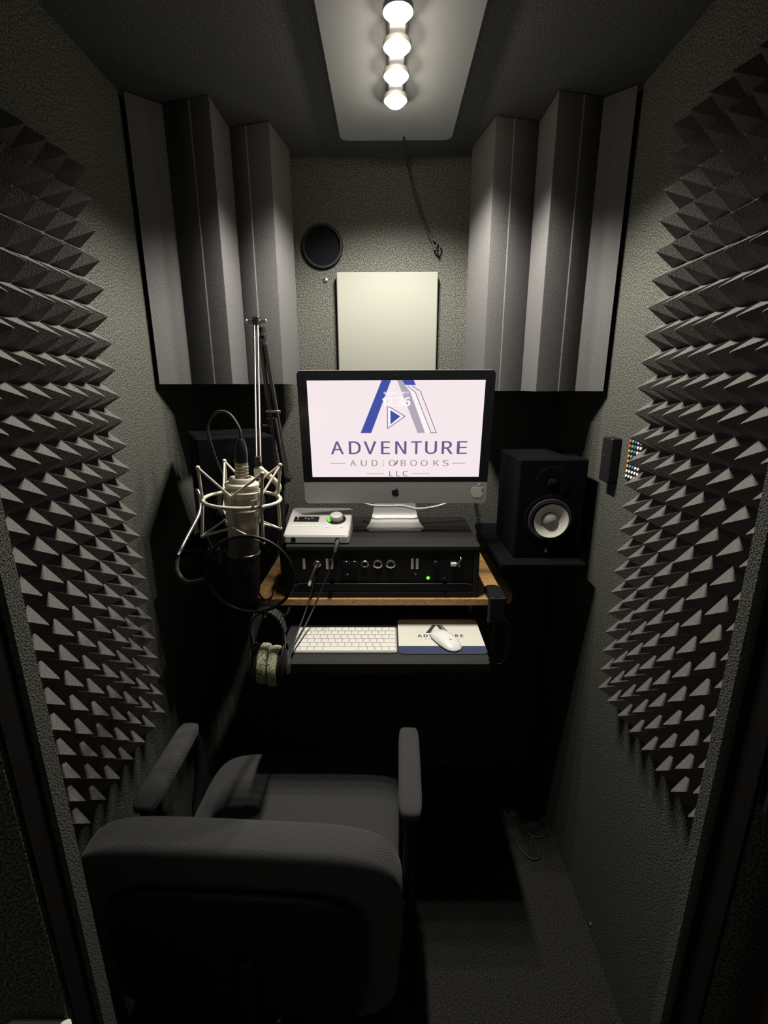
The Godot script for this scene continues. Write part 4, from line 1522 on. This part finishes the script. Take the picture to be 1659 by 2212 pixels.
func build_chair():
	var t := thing("office_chair", "black fabric office chair with padded armrests seen from behind", "chair", V(-0.235, 0, -0.875))
	t.rotation.y = deg_to_rad(-1.5)
	var m := MB.new()
	m.cushion(V(0, 0.445, -0.03), V(0.525, 0.09, 0.5), 0.5, 0.32, Basis(), 44, 22)
	obj("seat", m, M.chair_cloth, t)
	m = MB.new()
	m.box(V(0, 0.392, -0.01), V(0.42, 0.02, 0.4), 0.006)
	obj("seat_pan", m, M.black_plastic, t)
	var lean := Basis(Vector3.RIGHT, deg_to_rad(6.0)) * Basis(Vector3.BACK, deg_to_rad(-1.6))
	m = MB.new()
	m.cushion(V(-0.012, 0.577, 0.245), V(0.555, 0.09, 0.47), 0.42, 0.36, lean * Basis(Vector3.RIGHT, -PI / 2), 56, 22)
	obj("backrest", m, M.chair_cloth, t)
	m = MB.new()
	m.cushion(V(-0.012, 0.565, 0.296), V(0.44, 0.02, 0.36), 0.4, 0.4, lean * Basis(Vector3.RIGHT, -PI / 2), 40, 14)
	var shell := obj("back_shell", m, M.black_plastic, t)
	m = MB.new()
	m.tube(curve([V(0, 0.385, 0.1), V(0, 0.385, 0.24), V(0, 0.42, 0.3), V(0, 0.6, 0.306)], 5), 0.018, 10)
	obj("back_bar", m, M.black_metal, t)
	for e in [[-0.2, 0.66], [0.06, 0.43]]:
		m = MB.new()
		m.lathe([[0.005, 0], [0.0045, 0.002], [0, 0.003]], frame(V(0, 0, 1), V(e[0] * 0.8, e[1], 0.304)), 10)
		obj("bolt", m, M.steel, shell)
	for s in [-1.0, 1.0]:
		var x: float = 0.285 * s
		m = MB.new()
		m.cushion(V(x, 0.656, -0.035), V(0.052, 0.036, 0.255), 0.55, 0.35, Basis(Vector3.RIGHT, 0.03), 28, 14)
		var pad := obj("armrest_pad", m, M.chair_cloth, t)
		m = MB.new()
		m.tube(curve([V(x, 0.64, -0.14), V(x, 0.6, -0.175), V(x * 0.99, 0.5, -0.165), V(x * 0.97, 0.41, -0.12), V(x * 0.7, 0.375, -0.06)], 6), 0.0145, 10)
		m.tube(curve([V(x, 0.64, 0.06), V(x, 0.6, 0.085), V(x * 0.99, 0.5, 0.08), V(x * 0.97, 0.41, 0.06), V(x * 0.7, 0.375, 0.0)], 6), 0.0145, 10)
		obj("arm_frame", m, M.black_plastic, t)
	m = MB.new()
	m.lathe([[0.028, 0.09], [0.028, 0.24], [0.018, 0.245], [0.018, 0.385]], Transform3D(), 20)
	obj("gas_column", m, M.black_metal, t)
	for k in 5:
		var a := TAU * k / 5 + 0.3
		var d := V(cos(a), 0, sin(a))
		m = MB.new()
		m.tube([V(0, 0.1, 0), d * 0.12 + V(0, 0.095, 0), d * 0.27 + V(0, 0.07, 0)], [0.026, 0.022, 0.015], 10)
		var sp := obj("base_spoke", m, M.black_plastic, t)
		m = MB.new()
		var wd := V(-d.z, 0, d.x)
		m.tube([d * 0.275 + V(0, 0.0265, 0) - wd * 0.02, d * 0.275 + V(0, 0.0265, 0) + wd * 0.02], 0.026, 16)
		m.tube([d * 0.27 + V(0, 0.04, 0), d * 0.27 + V(0, 0.07, 0)], 0.007, 8)
		obj("caster", m, M.rubber, sp)

func build_floor_items():
	var m := MB.new()
	m.tube(curve([V(0.33, 0.004, -1.56), V(0.42, 0.004, -1.45), V(0.5, 0.004, -1.4), V(0.555, 0.004, -1.36), V(0.56, 0.004, -1.3), V(0.5, 0.004, -1.29), V(0.455, 0.006, -1.37), V(0.44, 0.006, -1.44), V(0.43, 0.004, -1.34), V(0.45, 0.004, -1.24), V(0.485, 0.004, -1.205), V(0.51, 0.004, -1.235), V(0.48, 0.008, -1.34), V(0.43, 0.008, -1.42), V(0.36, 0.004, -1.55)], 8), 0.0042, 8)
	tag(obj("floor_cable", m, M.rubber), "black cable lying in loops on the floor under the desk", "cable")
	m = MB.new()
	m.lathe([[0.006, 0], [0.005, 0.002], [0, 0.003]], frame(V(-1, 0, 0), V(HR, 0.03, -0.995)), 12)
	tag(obj("wall_screw", m, M.steel), "shiny screw head low on the wall just above the floor", "screw")
	m = MB.new()
	m.box(V(-0.372, 0.842, -0.338), V(0.068, 0.05, 0.012), 0.004)
	tag(obj("outlet_box", m, M.white_plastic), "white plastic box on the front wall beside the door opening", "box")
